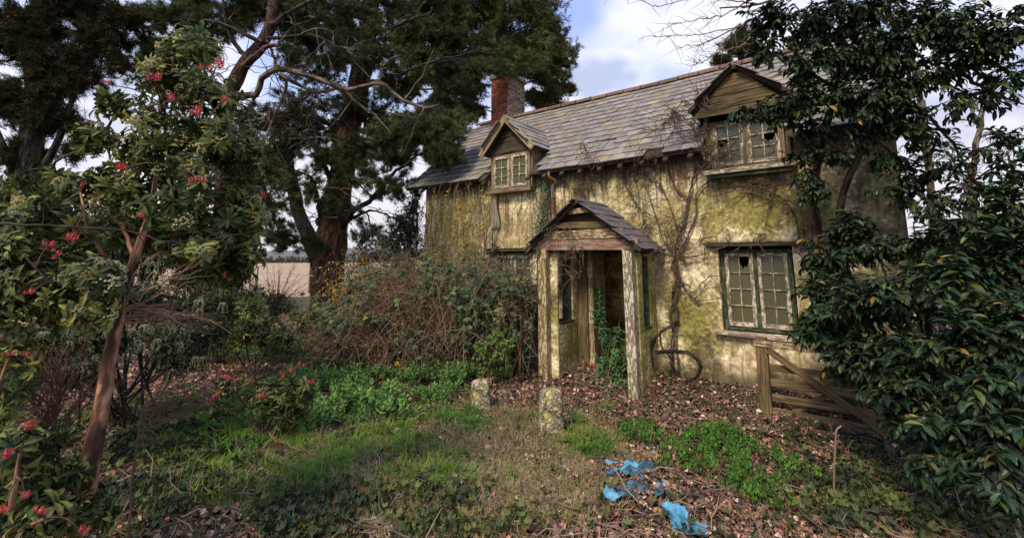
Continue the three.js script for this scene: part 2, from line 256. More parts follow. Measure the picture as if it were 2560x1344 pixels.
// ---------------------------------------------------------------- ground, field, hills
function gh(x, z) {
  const r = Math.hypot(x, z), f = sstep(22, 12, r), bank = 0.24 * clamp((-6.35 - z) / 0.9) * sstep(-8.9, -8.2, x) * sstep(1.1, 0.4, x);
  return GL + f * (0.11 * (fbm(x * 0.8 + 50, z * 0.8 + 50, 3, 0, 400) - 0.5) + 0.05 * (fbm(x * 3.5 + 9, z * 3.5 + 9, 3, 0, 410) - 0.5)) * (1 - bank / 0.24) + bank;
}
const ellipse = (list) => (px, py) => { let m = 0; for (const [x, y, a, b, w = 1] of list) { const q = Math.hypot((px - x) / a, (py - y) / b); if (q < 1.2) m = Math.max(m, w * sstep(1.2, 0.6, q)); } return m; };
// what grows where on the ground; the ellipses are spots of the real ground, found again through its own coordinates
const grassAt = ellipse([[830, 1095, 330, 62], [640, 1150, 300, 120], [1180, 1050, 170, 50], [520, 1060, 200, 70], [960, 1160, 330, 90, 0.7], [1490, 1075, 60, 70, 0.7], [1180, 1050, 100, 60, 0.7], [1440, 1110, 60, 40, 0.6]]);
const dryAt = ellipse([[1270, 1170, 330, 150], [1000, 1240, 400, 120, 0.7], [1000, 1075, 120, 40, 0.5]]);
const nettleAt = ellipse([[960, 950, 240, 85], [760, 850, 140, 60], [1090, 940, 130, 75], [760, 1010, 110, 75], [640, 850, 90, 60, 0.7], [1250, 900, 70, 60, 0.5], [900, 1020, 170, 50]]);
const coverAt = ellipse([[820, 1310, 560, 90], [330, 1180, 330, 170], [450, 1290, 300, 90], [1480, 1320, 260, 60, 0.45], [2200, 1150, 300, 130, 0.75], [2300, 1280, 350, 90, 0.8]]);
const patchAt = ellipse([[1800, 1140, 130, 48], [1720, 1150, 80, 40], [1900, 1205, 140, 55], [1600, 1100, 60, 30, 0.7], [1960, 1270, 110, 40, 0.6], [1500, 1160, 50, 40, 0.3]]);
const px = (x, z) => project(V(x, GL, z));
{
  const lines = (c, n) => { const out = []; for (let k = 0; k <= n; k++) { const t = k / n * 2 - 1; out.push(c + Math.sign(t) * (9 * Math.abs(t) + 600 * Math.pow(Math.abs(t), 7))); } return out; };
  const xs = lines(-3, 250), zs = lines(-5, 250), p = [], u = [], c = [], idx = [];
  for (const z of zs) for (const x of xs) {
    p.push(x, gh(x, z), z); u.push(x, z);
    const [a, b, dpt] = px(x, z); let t = [1, 1, 1];
    if (dpt > 0.5) { const g = grassAt(a, b), n = nettleAt(a, b), q = coverAt(a, b); t = mixc(t, [0.62, 0.85, 0.36], 0.75 * g); t = mixc(t, [0.5, 0.62, 0.4], 0.7 * Math.max(n, q)); }
    t = mixc(t, [0.9, 1.05, 0.5], 0.7 * sstep(9, 14, Math.hypot(x + 3, z + 5)));
    c.push(...t);
  }
  const N = xs.length;
  for (let j = 0; j < zs.length - 1; j++) for (let i = 0; i < N - 1; i++) { const k = j * N + i; idx.push(k, k + N, k + 1, k + 1, k + N, k + N + 1); }
  const g = new THREE.BufferGeometry(); g.setAttribute('position', new THREE.Float32BufferAttribute(p, 3)); g.setAttribute('uv', new THREE.Float32BufferAttribute(u, 2)); g.setAttribute('color', new THREE.Float32BufferAttribute(c, 3)); g.setIndex(idx); g.computeVertexNormals();
  put(scene, mesh(g, M.ground), 'ground', 'structure');
}
{ // the stubble field beyond the garden, its far hedge and the low hills
  const b = new MB(), c = (az, r) => V(AHEAD.x * r * Math.cos(az) + RIGHT.x * r * Math.sin(az), GL + 0.03, AHEAD.z * r * Math.cos(az) + RIGHT.z * r * Math.sin(az));
  const A = [-1.3, -1.1, -0.9, -0.7, -0.5, -0.35, -0.2, -0.05];
  for (let k = 0; k < A.length - 1; k++) for (let q = 0; q < 7; q++) { const r = [26, 34, 47, 67, 97, 140, 185, 230]; b.quad(c(A[k], r[q]), c(A[k + 1], r[q]), c(A[k + 1], r[q + 1]), c(A[k], r[q + 1])); }
  const fieldMap = tex(512, 512, (u, v) => mixc(rgb(132, 108, 80), rgb(208, 184, 146), fbm(u * 24, v * 24, 5, 24, 430)), { repeat: [0.06, 0.06] });
  { const m = b.build('field', std({ map: fieldMap })), q = m.geometry.attributes, uv = q.uv; for (let k = 0; k < uv.count; k++) uv.setXY(k, q.position.getX(k), q.position.getZ(k)); dress(m, null, null, null, 'structure'); }
  const h = new MB();
  const R2 = [330, 360, 400, 450], H2 = [0, 6, 9, 4];
  for (let k = 0; k < 90; k++) for (let q = 0; q < 3; q++) {
    const P = (kk, qq) => { const az = -1.5 + kk / 90 * 3.0, r = R2[qq], p = c(az, r); p.y = H2[qq] * (0.55 + 0.9 * fbm(az * 6 + 4, qq * 0.4, 3, 0, 440)) - 0.4; return p; };
    h.quad(P(k, q), P(k + 1, q), P(k + 1, q + 1), P(k, q + 1));
  }
  dress(h.build('hills', std({ map: tex(256, 256, (u, v) => mixc(rgb(96, 96, 96), rgb(128, 118, 108), fbm(u * 12, v * 12, 4, 12, 450)), { repeat: [0.02, 0.02] }) })), null, null, null, 'structure');
}

// ---------------------------------------------------------------- the cottage
const cottage = thing('cottage', 'derelict two storey cottage with mossy plaster walls, slate roof and a small porch', 'cottage', [-3.9, 0, -9.6]);
const part = (parent, name, x, y, z, label) => { const o = new THREE.Group(); o.name = name; o.wp = V(x, y, z); o.position.copy(o.wp).sub(parent.wp); parent.add(o); if (label) o.userData.label = label; return o; };
const K = 0.842, EZ = -7.0, EY = 3.44, CO = 1 / Math.hypot(1, K), SI = K * CO, RZ = -9.6, RY = EY + K * (EZ - RZ);
const sag = (x) => -0.05 * Math.sin((x + 8.7) / 9.2 * Math.PI) + 0.035 * (fbm(x * 0.7 + 30, 1, 2, 0, 500) - 0.5);
const roofY = (x, z) => EY + K * (EZ - z) + sag(x);
const DORMERS = [{ cx: -5.6, hw: 0.66, foot: 3.95, top: 4.66, x0: -6.16, x1: -5.05 }, { cx: -1.25, hw: 0.66, foot: 4.0, top: 4.56, x0: -1.78, x1: -0.66 }];
const underDormer = (x, z, m = 0) => DORMERS.some((d) => { if (x > d.x0 - m && x < d.x1 + m && z > -7.66 - m) return true; const a = Math.abs(x - d.cx); return a < d.hw && roofY(x, z) < d.top - (d.top - d.foot) * a / d.hw - 0.03; });
// front wall, with its openings cut out and jambs turned inwards
const OPEN = [[-1.72, -0.76, 0.70, 1.93], [-6.22, -5.12, 0.80, 1.90], [-3.76, -2.86, -0.5, 1.92], [-1.70, -0.72, 3.05, 9], [-6.10, -5.11, 3.13, 9]];
function wallZ(x, y) {
  let z = 0.09 * (fbm(x * 0.9 + 11, y * 0.9, 3, 0, 510) - 0.5) + 0.035 * (fbm(x * 4 + 5, y * 4, 3, 0, 520) - 0.5) + 0.05 * sstep(0.5, 0, y);
  const lip = (x0, x1, y0, h) => 0.085 * sstep(x0 - 0.12, x0 + 0.06, x) * sstep(x1 + 0.12, x1 - 0.06, x) * sstep(y0 - 0.02, y0 + 0.015, y) * sstep(y0 + h, y0 + 0.1, y);
  z += lip(-1.88, -0.6, 1.965, 0.7) + lip(-6.3, -5.0, 1.93, 0.5);
  z -= 0.05 * sstep(-1.86, -1.72, x) * sstep(-0.6, -0.76, x) * sstep(1.98, 1.93, y) * sstep(0.6, 0.7, y);
  return WALL + z;
}
{
  const cut = (a, b, step, edges) => { const s = new Set([a, b]); for (const e of edges) if (e > a && e < b) s.add(e); const k = [...s].sort((p, q) => p - q), out = []; for (let i = 0; i < k.length - 1; i++) { const n = Math.max(1, Math.ceil((k[i + 1] - k[i]) / step)); for (let j = 0; j < n; j++) out.push(lerp(k[i], k[i + 1], j / n)); } out.push(b); return out; };
  const xs = cut(HX0, HX1, 0.055, OPEN.flatMap((o) => [o[0], o[1]])), ys = cut(-0.3, WTOP, 0.055, [...OPEN.flatMap((o) => [o[2], o[3]]), 1.945, 1.965, 1.985]);
  const p = [], u = [], idx = [], N = xs.length;
  for (const y of ys) for (const x of xs) { p.push(x, y, wallZ(x, y)); u.push((x - HX0) / (HX1 - HX0), Math.max(0.002, y / WTOP)); }
  const hole = (i, j) => { const x = (xs[i] + xs[i + 1]) / 2, y = (ys[j] + ys[j + 1]) / 2; return i < 0 || j < 0 || i >= N - 1 || j >= ys.length - 1 ? false : OPEN.some((o) => x > o[0] && x < o[1] && y > o[2] && y < o[3]); };
  const rim = (a, b) => { const k = p.length / 3; for (const q of [a, b]) { p.push(p[3 * q], p[3 * q + 1], p[3 * q + 2]); u.push(u[2 * q], u[2 * q + 1]); } for (const q of [b, a]) { p.push(p[3 * q], p[3 * q + 1], WALL - 0.36); u.push(u[2 * q] + 0.01, u[2 * q + 1] + 0.01); } idx.push(k, k + 1, k + 2, k, k + 2, k + 3); };
  for (let j = 0; j < ys.length - 1; j++) for (let i = 0; i < N - 1; i++) {
    const k = j * N + i; if (hole(i, j)) { if (i && !hole(i - 1, j)) rim(k, k + N); if (i < N - 2 && !hole(i + 1, j)) rim(k + 1, k + N + 1); if (j && !hole(i, j - 1)) rim(k, k + 1); if (j < ys.length - 2 && !hole(i, j + 1)) rim(k + N, k + N + 1); continue; }
    idx.push(k, k + 1, k + N, k + 1, k + N + 1, k + N);
  }
  const g = new THREE.BufferGeometry(); g.setAttribute('position', new THREE.Float32BufferAttribute(p, 3)); g.setAttribute('uv', new THREE.Float32BufferAttribute(u, 2)); g.setIndex(idx); g.computeVertexNormals();
  put(cottage, mesh(g, M.wall), 'front_wall');
  let b = new MB(); const gable = (x, s) => { const pts = [V(x, -0.3, WALL), V(x, EY, WALL + 0.02), V(x, RY - 0.1, RZ), V(x, EY, -12.2), V(x, -0.3, -12.2)]; for (let k = 1; k < 4; k++) s > 0 ? b.tri(pts[0], pts[k + 1], pts[k]) : b.tri(pts[0], pts[k], pts[k + 1]); };
  gable(HX0, -1); b.build('gable_wall', M.render, cottage);
  b = new MB(); gable(HX1, 1); b.build('gable_wall', M.render, cottage);
  const c = new MB(); c.quad(V(HX1, -0.3, -12.2), V(HX0, -0.3, -12.2), V(HX0, EY, -12.2), V(HX1, EY, -12.2)); c.build('back_wall', M.render, cottage);
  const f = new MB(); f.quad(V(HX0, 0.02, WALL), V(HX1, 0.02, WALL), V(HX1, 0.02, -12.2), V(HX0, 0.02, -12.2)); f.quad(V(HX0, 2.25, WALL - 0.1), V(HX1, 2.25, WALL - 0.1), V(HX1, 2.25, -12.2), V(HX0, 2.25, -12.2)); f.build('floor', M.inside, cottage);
}
// slates: a few shapes with chipped tails, laid one by one
function slateShape(w, l, t) {
  const n = 4, low = [], p = [], idx = [], u = [], ox = rr(0, 4), oy = rr(0, 4);
  for (let k = 0; k <= n; k++) low.push([-w / 2 + w * k / n, -0.012 * rnd() + (k === 0 || k === n ? 0.025 * rnd() * rnd() : 0)]);
  const outline = [...low, [w / 2, l], [-w / 2, l]], m = outline.length;
  for (const z of [t, 0]) for (const [x, y] of outline) { p.push(x, y, z); u.push(x + ox, y + oy); }
  for (let k = 1; k < m - 1; k++) idx.push(0, k, k + 1);
  for (let k = 0; k < m; k++) { const a = k, b = (k + 1) % m; idx.push(a, m + a, b, b, m + a, m + b); }
  const g = new THREE.BufferGeometry(); g.setAttribute('position', new THREE.Float32BufferAttribute(p, 3)); g.setAttribute('uv', new THREE.Float32BufferAttribute(u, 2)); g.setIndex(idx);
  const q = g.toNonIndexed(); q.computeVertexNormals(); return q;
}
seedTo(77);
const slateGeos = { main: [0, 1, 2, 3, 4, 5, 6, 7].map(() => slateShape(0.294, 0.46, 0.016)), half: [0, 1].map(() => slateShape(0.145, 0.46, 0.011)), small: [0, 1, 2, 3].map(() => slateShape(0.235, 0.34, 0.012)) };
function laySlate(parent, geos, pos, across, upslope, tilt, spare, fit = 1, mats = slateMats) {
  const nrm = V().crossVectors(across, upslope), m = mesh(pick(geos), pick(mats));
  m.quaternion.setFromRotationMatrix(new THREE.Matrix4().makeBasis(across, upslope, nrm)); m.rotateX(-tilt + 0.02 * gauss()); m.rotateZ(0.016 * gauss()); m.rotateY(0.012 * gauss());
  m.position.copy(pos).addScaledVector(nrm, 0.03 + 0.004 * gauss()); m.scale.y = fit;
  if (spare) { m.updateMatrix(); spare.push(m.geometry.clone().applyMatrix4(m.matrix)); return; }
  putAt(parent, m, 'slate');
}
{
  const roof = part(cottage, 'roof', -4, EY, -8.3);
  const b = new MB(), xa = -8.72, xb = 0.56, t = V(0, -0.05, 0);
  for (let i = 0; i < 90; i++) for (let j = 0; j < 24; j++) {
    const x0 = lerp(xa, xb, i / 90), x1 = lerp(xa, xb, (i + 1) / 90), z0 = lerp(EZ, RZ, j / 24), z1 = lerp(EZ, RZ, (j + 1) / 24);
    if (DORMERS.some((d) => (x0 + x1) / 2 > d.x0 && (x0 + x1) / 2 < d.x1 && z1 > -7.7)) continue;
    const q = (x, z, o = 0) => V(x, roofY(x, z) - o, z);
    b.quad(q(x0, z0), q(x1, z0), q(x1, z1), q(x0, z1)); b.quad(q(x1, z0, 0.05), q(x0, z0, 0.05), q(x0, z1, 0.05), q(x1, z1, 0.05));
    if (!j) b.quad(q(x0, z0, 0.05), q(x1, z0, 0.05), q(x1, z0), q(x0, z0));
  }
  const back = (x, z) => V(x, RY - K * (RZ - z) + sag(x) * 0.5, z);
  b.quad(back(xb, -12.45), back(xa, -12.45), back(xa, RZ), back(xb, RZ));
  b.quad(V(xa, EY - 0.05, EZ), V(xa, EY, EZ), V(xa, RY, RZ), V(xa, RY - 0.06, RZ));
  b.build('roof_boards', M.darkWood, roof);
  // exposed rafter feet below the eaves
  for (let k = 0; k < 24; k++) { const x = -8.5 + k * 0.385; if (!DORMERS.some((d) => x > d.x0 && x < d.x1)) spar(roof, 'rafter', M.darkWood, V(x, roofY(x, -6.96) - 0.1, -6.96), V(x, roofY(x, -7.5) - 0.1, -7.5), 0.075, 0.05); }
  seedTo(401);
  const across = V(1, 0, 0), ups = V(0, SI, -CO), list = [];
  for (let r = 0; r < 15; r++) {
    let x = xa + (r % 2 ? 0.15 : 0);
    if (r % 2) list.push([xa + 0.07, r, 'half']);
    for (x += 0.15; x < xb + 0.02; x += 0.302) list.push([x, r, 'main']);
  }
  const laid = list.filter(([x, r]) => { const s = r * 0.226, z = EZ - s * CO; return !underDormer(x, z - 0.05) && !(rnd() < 0.014); });
  laid.forEach((l) => { const s = l[1] * 0.226, z = EZ + 0.03 - s * CO; l.d = V(l[0], roofY(l[0], z), z).distanceTo(EYEP) + (l[0] > -0.75 ? 30 : 0); });
  laid.sort((a, b2) => a.d - b2.d);
  const spare = [];
  laid.forEach(([x, r, kind], n) => { const s = r * 0.226 - 0.035 + 0.012 * gauss(), z = EZ - s * CO; laySlate(roof, slateGeos[kind], V(x, EY + K * (EZ - z) + sag(x), z), across, ups, 0.09, n < 300 ? null : spare, Math.min(1, (3.38 - s) / 0.46)); });
  put(roof, mesh(mergeGeometries(spare), slateMats[1]), 'far_slates', 'stuff');
  const arc = []; for (let k = 0; k <= 8; k++) { const a = -0.15 + (Math.PI + 0.3) * k / 8; arc.push(V(0, Math.sin(a) * 0.1, Math.cos(a) * 0.12)); }
  const rg = new MB(); for (let k = 0; k < 8; k++) { const o = V(0.41, 0, 0); rg.quad(arc[k], arc[k + 1], arc[k + 1].clone().add(o), arc[k].clone().add(o)); const c2 = (v, f) => V(v.x, v.y * f, v.z * f); rg.quad(arc[k + 1], arc[k], c2(arc[k], 0.86), c2(arc[k + 1], 0.86)); rg.quad(arc[k].clone().add(o), arc[k + 1].clone().add(o), c2(arc[k + 1], 0.86).add(o), c2(arc[k], 0.86).add(o)); }
  const rgeo = rg.geometry();
  for (let k = 0; k < 22; k++) { const x = xa + k * 0.422, m = mesh(rgeo, pick(tileMats)); m.position.set(x, RY + sag(x) + 0.0 + 0.006 * gauss(), RZ); m.rotation.set(0.05 * gauss(), 0.02 * gauss(), 0.008 * gauss()); putAt(roof, m, 'ridge_tile'); }
}
// a small gable roof over a dormer or the porch: boards underneath, slates on both slopes
function gableRoof(o, { cx, hw, top, foot, zFront, zBack, exposure = 0.17, tilt = 0.09, mats = slateMats }) {
  const L = Math.hypot(hw, top - foot), b = new MB();
  for (const s of [-1, 1]) {
    const a = V(cx, top, zFront), e = V(cx + s * hw, foot, zFront), a2 = V(cx, top, zBack(0)), e2 = V(cx + s * hw, foot, zBack(1)), d = V(0, -0.035, 0);
    const q = s > 0 ? [a, e, e2, a2] : [e, a, a2, e2]; b.quad(...q); b.quad(...q.map((v) => v.clone().add(d)).reverse());
    b.quad(e.clone().add(d), e, a, a.clone().add(d)); b.quad(e2, e2.clone().add(d), e.clone().add(d), e);
    const across = V(0, 0, -s), ups = V(-s * hw / L, (top - foot) / L, 0), n = Math.ceil(L / exposure);
    for (let r = 0; r < n; r++) {
      const f = 1 - r * exposure / L, x = cx + s * hw * f, y = lerp(top, foot, f), zb = zBack(f - 0.12);
      let z = zFront + 0.03 - 0.118 + (r % 2 ? 0.1 : 0);
      for (; z > zb - 0.04; z -= 0.24) if (rnd() > 0.02) laySlate(o, slateGeos.small, V(x, y, z).addScaledVector(ups, -0.03 + 0.008 * gauss()), across, ups, tilt, null, Math.min(1, (L - r * exposure + 0.015) / 0.34), mats);
    }
  }
  b.build('roof_boards', M.darkWood, o);
  return b;
}
function merged(parent, name, mat, boxes, label) { const g = mergeGeometries(boxes.map(([w, h, d, x, y, z, b = 0.004]) => beam(w, h, d, b).translate(x, y, z))); const m = put(parent, mesh(g, mat), name); if (label) m.userData.label = label; return m; }
// casement window; z is the face of the frame
function casements(o, [x0, x1, y0, y1], z, cols, rows, mats, broken = []) {
  const F = 0.055, D = 0.08, cw = (x1 - x0 - 3 * F) / 2;
  merged(o, 'frame', mats.frame, [[F, y1 - y0, D, x0 + F / 2, (y0 + y1) / 2, z - D / 2], [F, y1 - y0, D, x1 - F / 2, (y0 + y1) / 2, z - D / 2], [x1 - x0 - 2 * F, F, D, (x0 + x1) / 2, y1 - F / 2, z - D / 2], [x1 - x0 - 2 * F, F, D, (x0 + x1) / 2, y0 + F / 2, z - D / 2], [F, y1 - y0 - 2 * F, D, (x0 + x1) / 2, (y0 + y1) / 2, z - D / 2]]);
  for (let c = 0; c < 2; c++) {
    const a = x0 + F + c * (cw + F), S = 0.05, zz = z + 0.012, h0 = y0 + F, h1 = y1 - F, d = 0.045;
    merged(o, 'casement', mats.casement, [[S, h1 - h0, d, a + S / 2, (h0 + h1) / 2, zz - d / 2], [S, h1 - h0, d, a + cw - S / 2, (h0 + h1) / 2, zz - d / 2], [cw - 2 * S, S, d, a + cw / 2, h1 - S / 2, zz - d / 2], [cw - 2 * S, S * 1.2, d, a + cw / 2, h0 + S * 0.6, zz - d / 2]]);
    const gx0 = a + S, gx1 = a + cw - S, gy0 = h0 + S * 1.2, gy1 = h1 - S;
    for (let k = 1; k < cols; k++) block(o, 'glazing_bar', mats.bar, 0.02, gy1 - gy0, 0.03, lerp(gx0, gx1, k / cols), (gy0 + gy1) / 2, zz - 0.022, { b: 0.004, rz: 0.006 * gauss() });
    for (let k = 1; k < rows; k++) block(o, 'glazing_bar', mats.bar, gx1 - gx0, 0.018, 0.026, (gx0 + gx1) / 2, lerp(gy0, gy1, k / rows), zz - 0.022, { b: 0.004, rz: 0.006 * gauss() });
    for (let i = 0; i < cols; i++) for (let j = 0; j < rows; j++) {
      const id = c * cols * rows + j * cols + i, px0 = lerp(gx0, gx1, i / cols), px1 = lerp(gx0, gx1, (i + 1) / cols), py0 = lerp(gy0, gy1, j / rows), py1 = lerp(gy0, gy1, (j + 1) / rows);
      let g;
      if (broken.includes(id)) {                     // a shard left in the putty
        const s = new THREE.Shape([[0, 0], [1, 0], [1, 0.8], [0.72, 0.34], [0.5, 0.42], [0.34, 0.2], [0.16, 0.5], [0, 0.36]].map(([q, w]) => new THREE.Vector2(lerp(px0, px1, q), lerp(py0, py1, w))));
        g = new THREE.ShapeGeometry(s); g.translate(0, 0, zz - 0.03);
      } else { g = new THREE.PlaneGeometry(px1 - px0, py1 - py0); g.rotateY(0.02 * gauss()); g.rotateX(0.02 * gauss()); g.translate((px0 + px1) / 2, (py0 + py1) / 2, zz - 0.03); }
      put(o, mesh(g, M.glass), 'pane');
    }
  }
}
seedTo(555);
{ // right ground floor window
  const o = part(cottage, 'window', -1.24, 1.3, WALL, 'ground floor casement window with green frame, right of the porch');
  casements(o, [-1.70, -0.78, 0.72, 1.88], WALL - 0.1, 2, 4, { frame: M.peelGreen, casement: M.peel, bar: M.peelYellow }, [7]);
  block(o, 'sill', M.peel, 1.14, 0.05, 0.2, -1.24, 0.672, WALL + 0.0, { b: 0.012, wear: 0.02, rz: -0.012 });
  block(o, 'lintel', M.darkWood, 1.25, 0.045, 0.16, -1.245, 1.945, WALL + 0.0, { b: 0.008, wear: 0.02 });
}
{ // left ground floor window, half hidden by the brambles
  const o = part(cottage, 'window', -5.67, 1.3, WALL, 'ground floor window half hidden by brambles');
  casements(o, [-6.20, -5.14, 0.82, 1.86], WALL - 0.1, 2, 4, { frame: M.grayWood, casement: M.peel, bar: M.peel }, [3, 12]);
  block(o, 'sill', M.grayWood, 1.2, 0.05, 0.18, -5.67, 0.79, WALL + 0.01, { b: 0.012 });
  block(o, 'lintel', M.darkWood, 1.3, 0.05, 0.16, -5.67, 1.91, WALL + 0.0, { b: 0.008, wear: 0.02 });
}
// dormers
function gableBoards(o, cx, hw, y0, y1, z, n, mat, slopeTop) {   // horizontal boards that fill a gable
  for (let k = 0; k < n; k++) {
    const a = lerp(y0, y1, k / n), b = lerp(y0, y1, (k + 1) / n) - 0.008, half = (y) => Math.max(0.02, hw * (slopeTop - y) / (slopeTop - y0)), h0 = half(a), h1 = half(b);
    const s = new THREE.Shape([new THREE.Vector2(-h0, a), new THREE.Vector2(h0, a), new THREE.Vector2(h1, b), new THREE.Vector2(-h1, b)]);
    const g = new THREE.ExtrudeGeometry(s, { depth: 0.025, bevelEnabled: false }); g.translate(0, 0, 0.012 * gauss()); worn(g, 0.015, 7);
    const m = mesh(metreUV(g), mat); m.position.set(cx, 0, z); m.rotation.x = 0; putAt(o, m, 'gable_board');
  }
}
{
  const D = DORMERS[0], o = part(cottage, 'dormer', D.cx, 3.9, -7.25, 'left dormer with pale bargeboards');
  const zb = (f) => EZ - (lerp(D.top, D.foot, Math.max(0, f)) - EY) / K - 0.05;
  gableRoof(o, { ...D, zFront: -7.0, zBack: zb });
  for (const s of [-1, 1]) { const a = V(D.cx + s * (D.hw + 0.03), D.foot - 0.06, -6.985), b = V(D.cx + s * 0.0, D.top - 0.03, -6.985); spar(o, 'barge_board', M.paleWood, s < 0 ? a : b, s < 0 ? b : a, 0.13, 0.03, { wear: 0.014 }); }
  gableBoards(o, D.cx, 0.55, 3.93, 4.5, -7.17, 5, M.darkWood, 4.56);
  casements(o, [-6.10, -5.11, 3.14, 3.92], -7.17, 2, 3, { frame: M.grayWood, casement: M.peel, bar: M.peel }, []);
  block(o, 'sill', M.grayWood, 1.16, 0.07, 0.17, -5.6, 3.11, -7.14, { b: 0.012, wear: 0.02 });
  for (const x of [-6.13, -5.08]) block(o, 'cheek', M.grayWood, 0.05, 0.86, 0.62, x, 3.6, -7.5);
}
{
  const D = DORMERS[1], o = part(cottage, 'dormer', D.cx, 3.9, -7.25, 'right dormer with mossy boarded gable and broken panes');
  const zb = (f) => EZ - (lerp(D.top, D.foot, Math.max(0, f)) - EY) / K - 0.05;
  gableRoof(o, { ...D, zFront: -6.96, zBack: zb });
  for (const s of [-1, 1]) { const a = V(D.cx + s * (D.hw + 0.02), D.foot - 0.02, -6.94), b = V(D.cx, D.top - 0.01, -6.94); spar(o, 'barge_board', M.darkWood, s < 0 ? a : b, s < 0 ? b : a, 0.06, 0.03, { wear: 0.01 }); }
  gableBoards(o, D.cx, 0.64, 3.86, 4.46, -7.0, 6, M.mossWood, 4.56);
  casements(o, [-1.70, -0.72, 3.06, 3.82], -7.17, 2, 3, { frame: M.grayWood, casement: M.peel, bar: M.peel }, [2, 9]);
  block(o, 'sill', M.peel, 1.2, 0.07, 0.2, -1.2, 3.02, -7.13, { b: 0.012, wear: 0.025, rz: 0.015 });
  block(o, 'sill', M.peelGreen, 1.1, 0.05, 0.14, -1.2, 2.955, -7.14, { b: 0.012, wear: 0.02 });
  for (const x of [-1.74, -0.68]) block(o, 'cheek', M.grayWood, 0.05, 0.86, 0.62, x, 3.55, -7.5);
  block(o, 'fallen_bar', M.peel, 0.42, 0.03, 0.02, -1.25, 3.4, -7.21, { rz: 0.5 });
}
// chimney
{
  const o = part(cottage, 'chimney', -7.66, 5.2, -9.7, 'brick chimney, red in front and grey brown on its right side');
  const x0 = -7.96, x1 = -7.36, z0 = -9.3, z1 = -10.1, y0 = 4.9, y1 = 6.78;
  merged(o, 'mortar_core', std({ color: new THREE.Color(0.2, 0.165, 0.13), bumpMap: roughBump, bumpScale: 0.01 }), [[x1 - x0 - 0.02, y1 - y0, z0 - z1 - 0.02, (x0 + x1) / 2, (y0 + y1) / 2, (z0 + z1) / 2]]);
  seedTo(900);
  const bg = [0, 1, 2].map(() => worn(beam(0.212, 0.062, 0.05, 0.006), 0.01, 20)), hg = [0, 1].map(() => worn(beam(0.104, 0.062, 0.05, 0.006), 0.01, 20));
  for (let r = 0; r * 0.073 + 0.04 + y0 < y1; r++) {
    const y = y0 + 0.04 + r * 0.073;
    for (const [face, len] of [['front', x1 - x0], ['side', z0 - z1]]) {
      let s = r % 2 ? -0.0 : -0.11;
      for (; s < len - 0.02; s += 0.222) {
        const a = Math.max(0, s), b = Math.min(len, s + 0.212); if (b - a < 0.05) continue;
        const m = mesh(b - a > 0.16 ? pick(bg) : pick(hg), face === 'front' ? pick(brickMats) : pick(oldBrickMats)); m.scale.x = (b - a) / (b - a > 0.16 ? 0.212 : 0.104);
        const d = 0.01 + 0.005 * gauss();
        if (face === 'front') m.position.set(x0 + (a + b) / 2, y + 0.003 * gauss(), z0 - 0.025 + d); else { m.position.set(x1 - 0.025 + d, y + 0.003 * gauss(), z0 - (a + b) / 2); m.rotation.y = Math.PI / 2; }
        putAt(o, m, 'brick');
      }
    }
  }
  block(o, 'cap', oldBrickMats[2], 0.7, 0.09, 0.9, (x0 + x1) / 2, y1 + 0.045, (z0 + z1) / 2, { b: 0.015, wear: 0.02 });
  block(o, 'flashing', M.lead, 0.02, 0.12, 0.9, x1 + 0.02, 5.62, (z0 + z1) / 2 + 0.02, { rx: 0.5 });
}
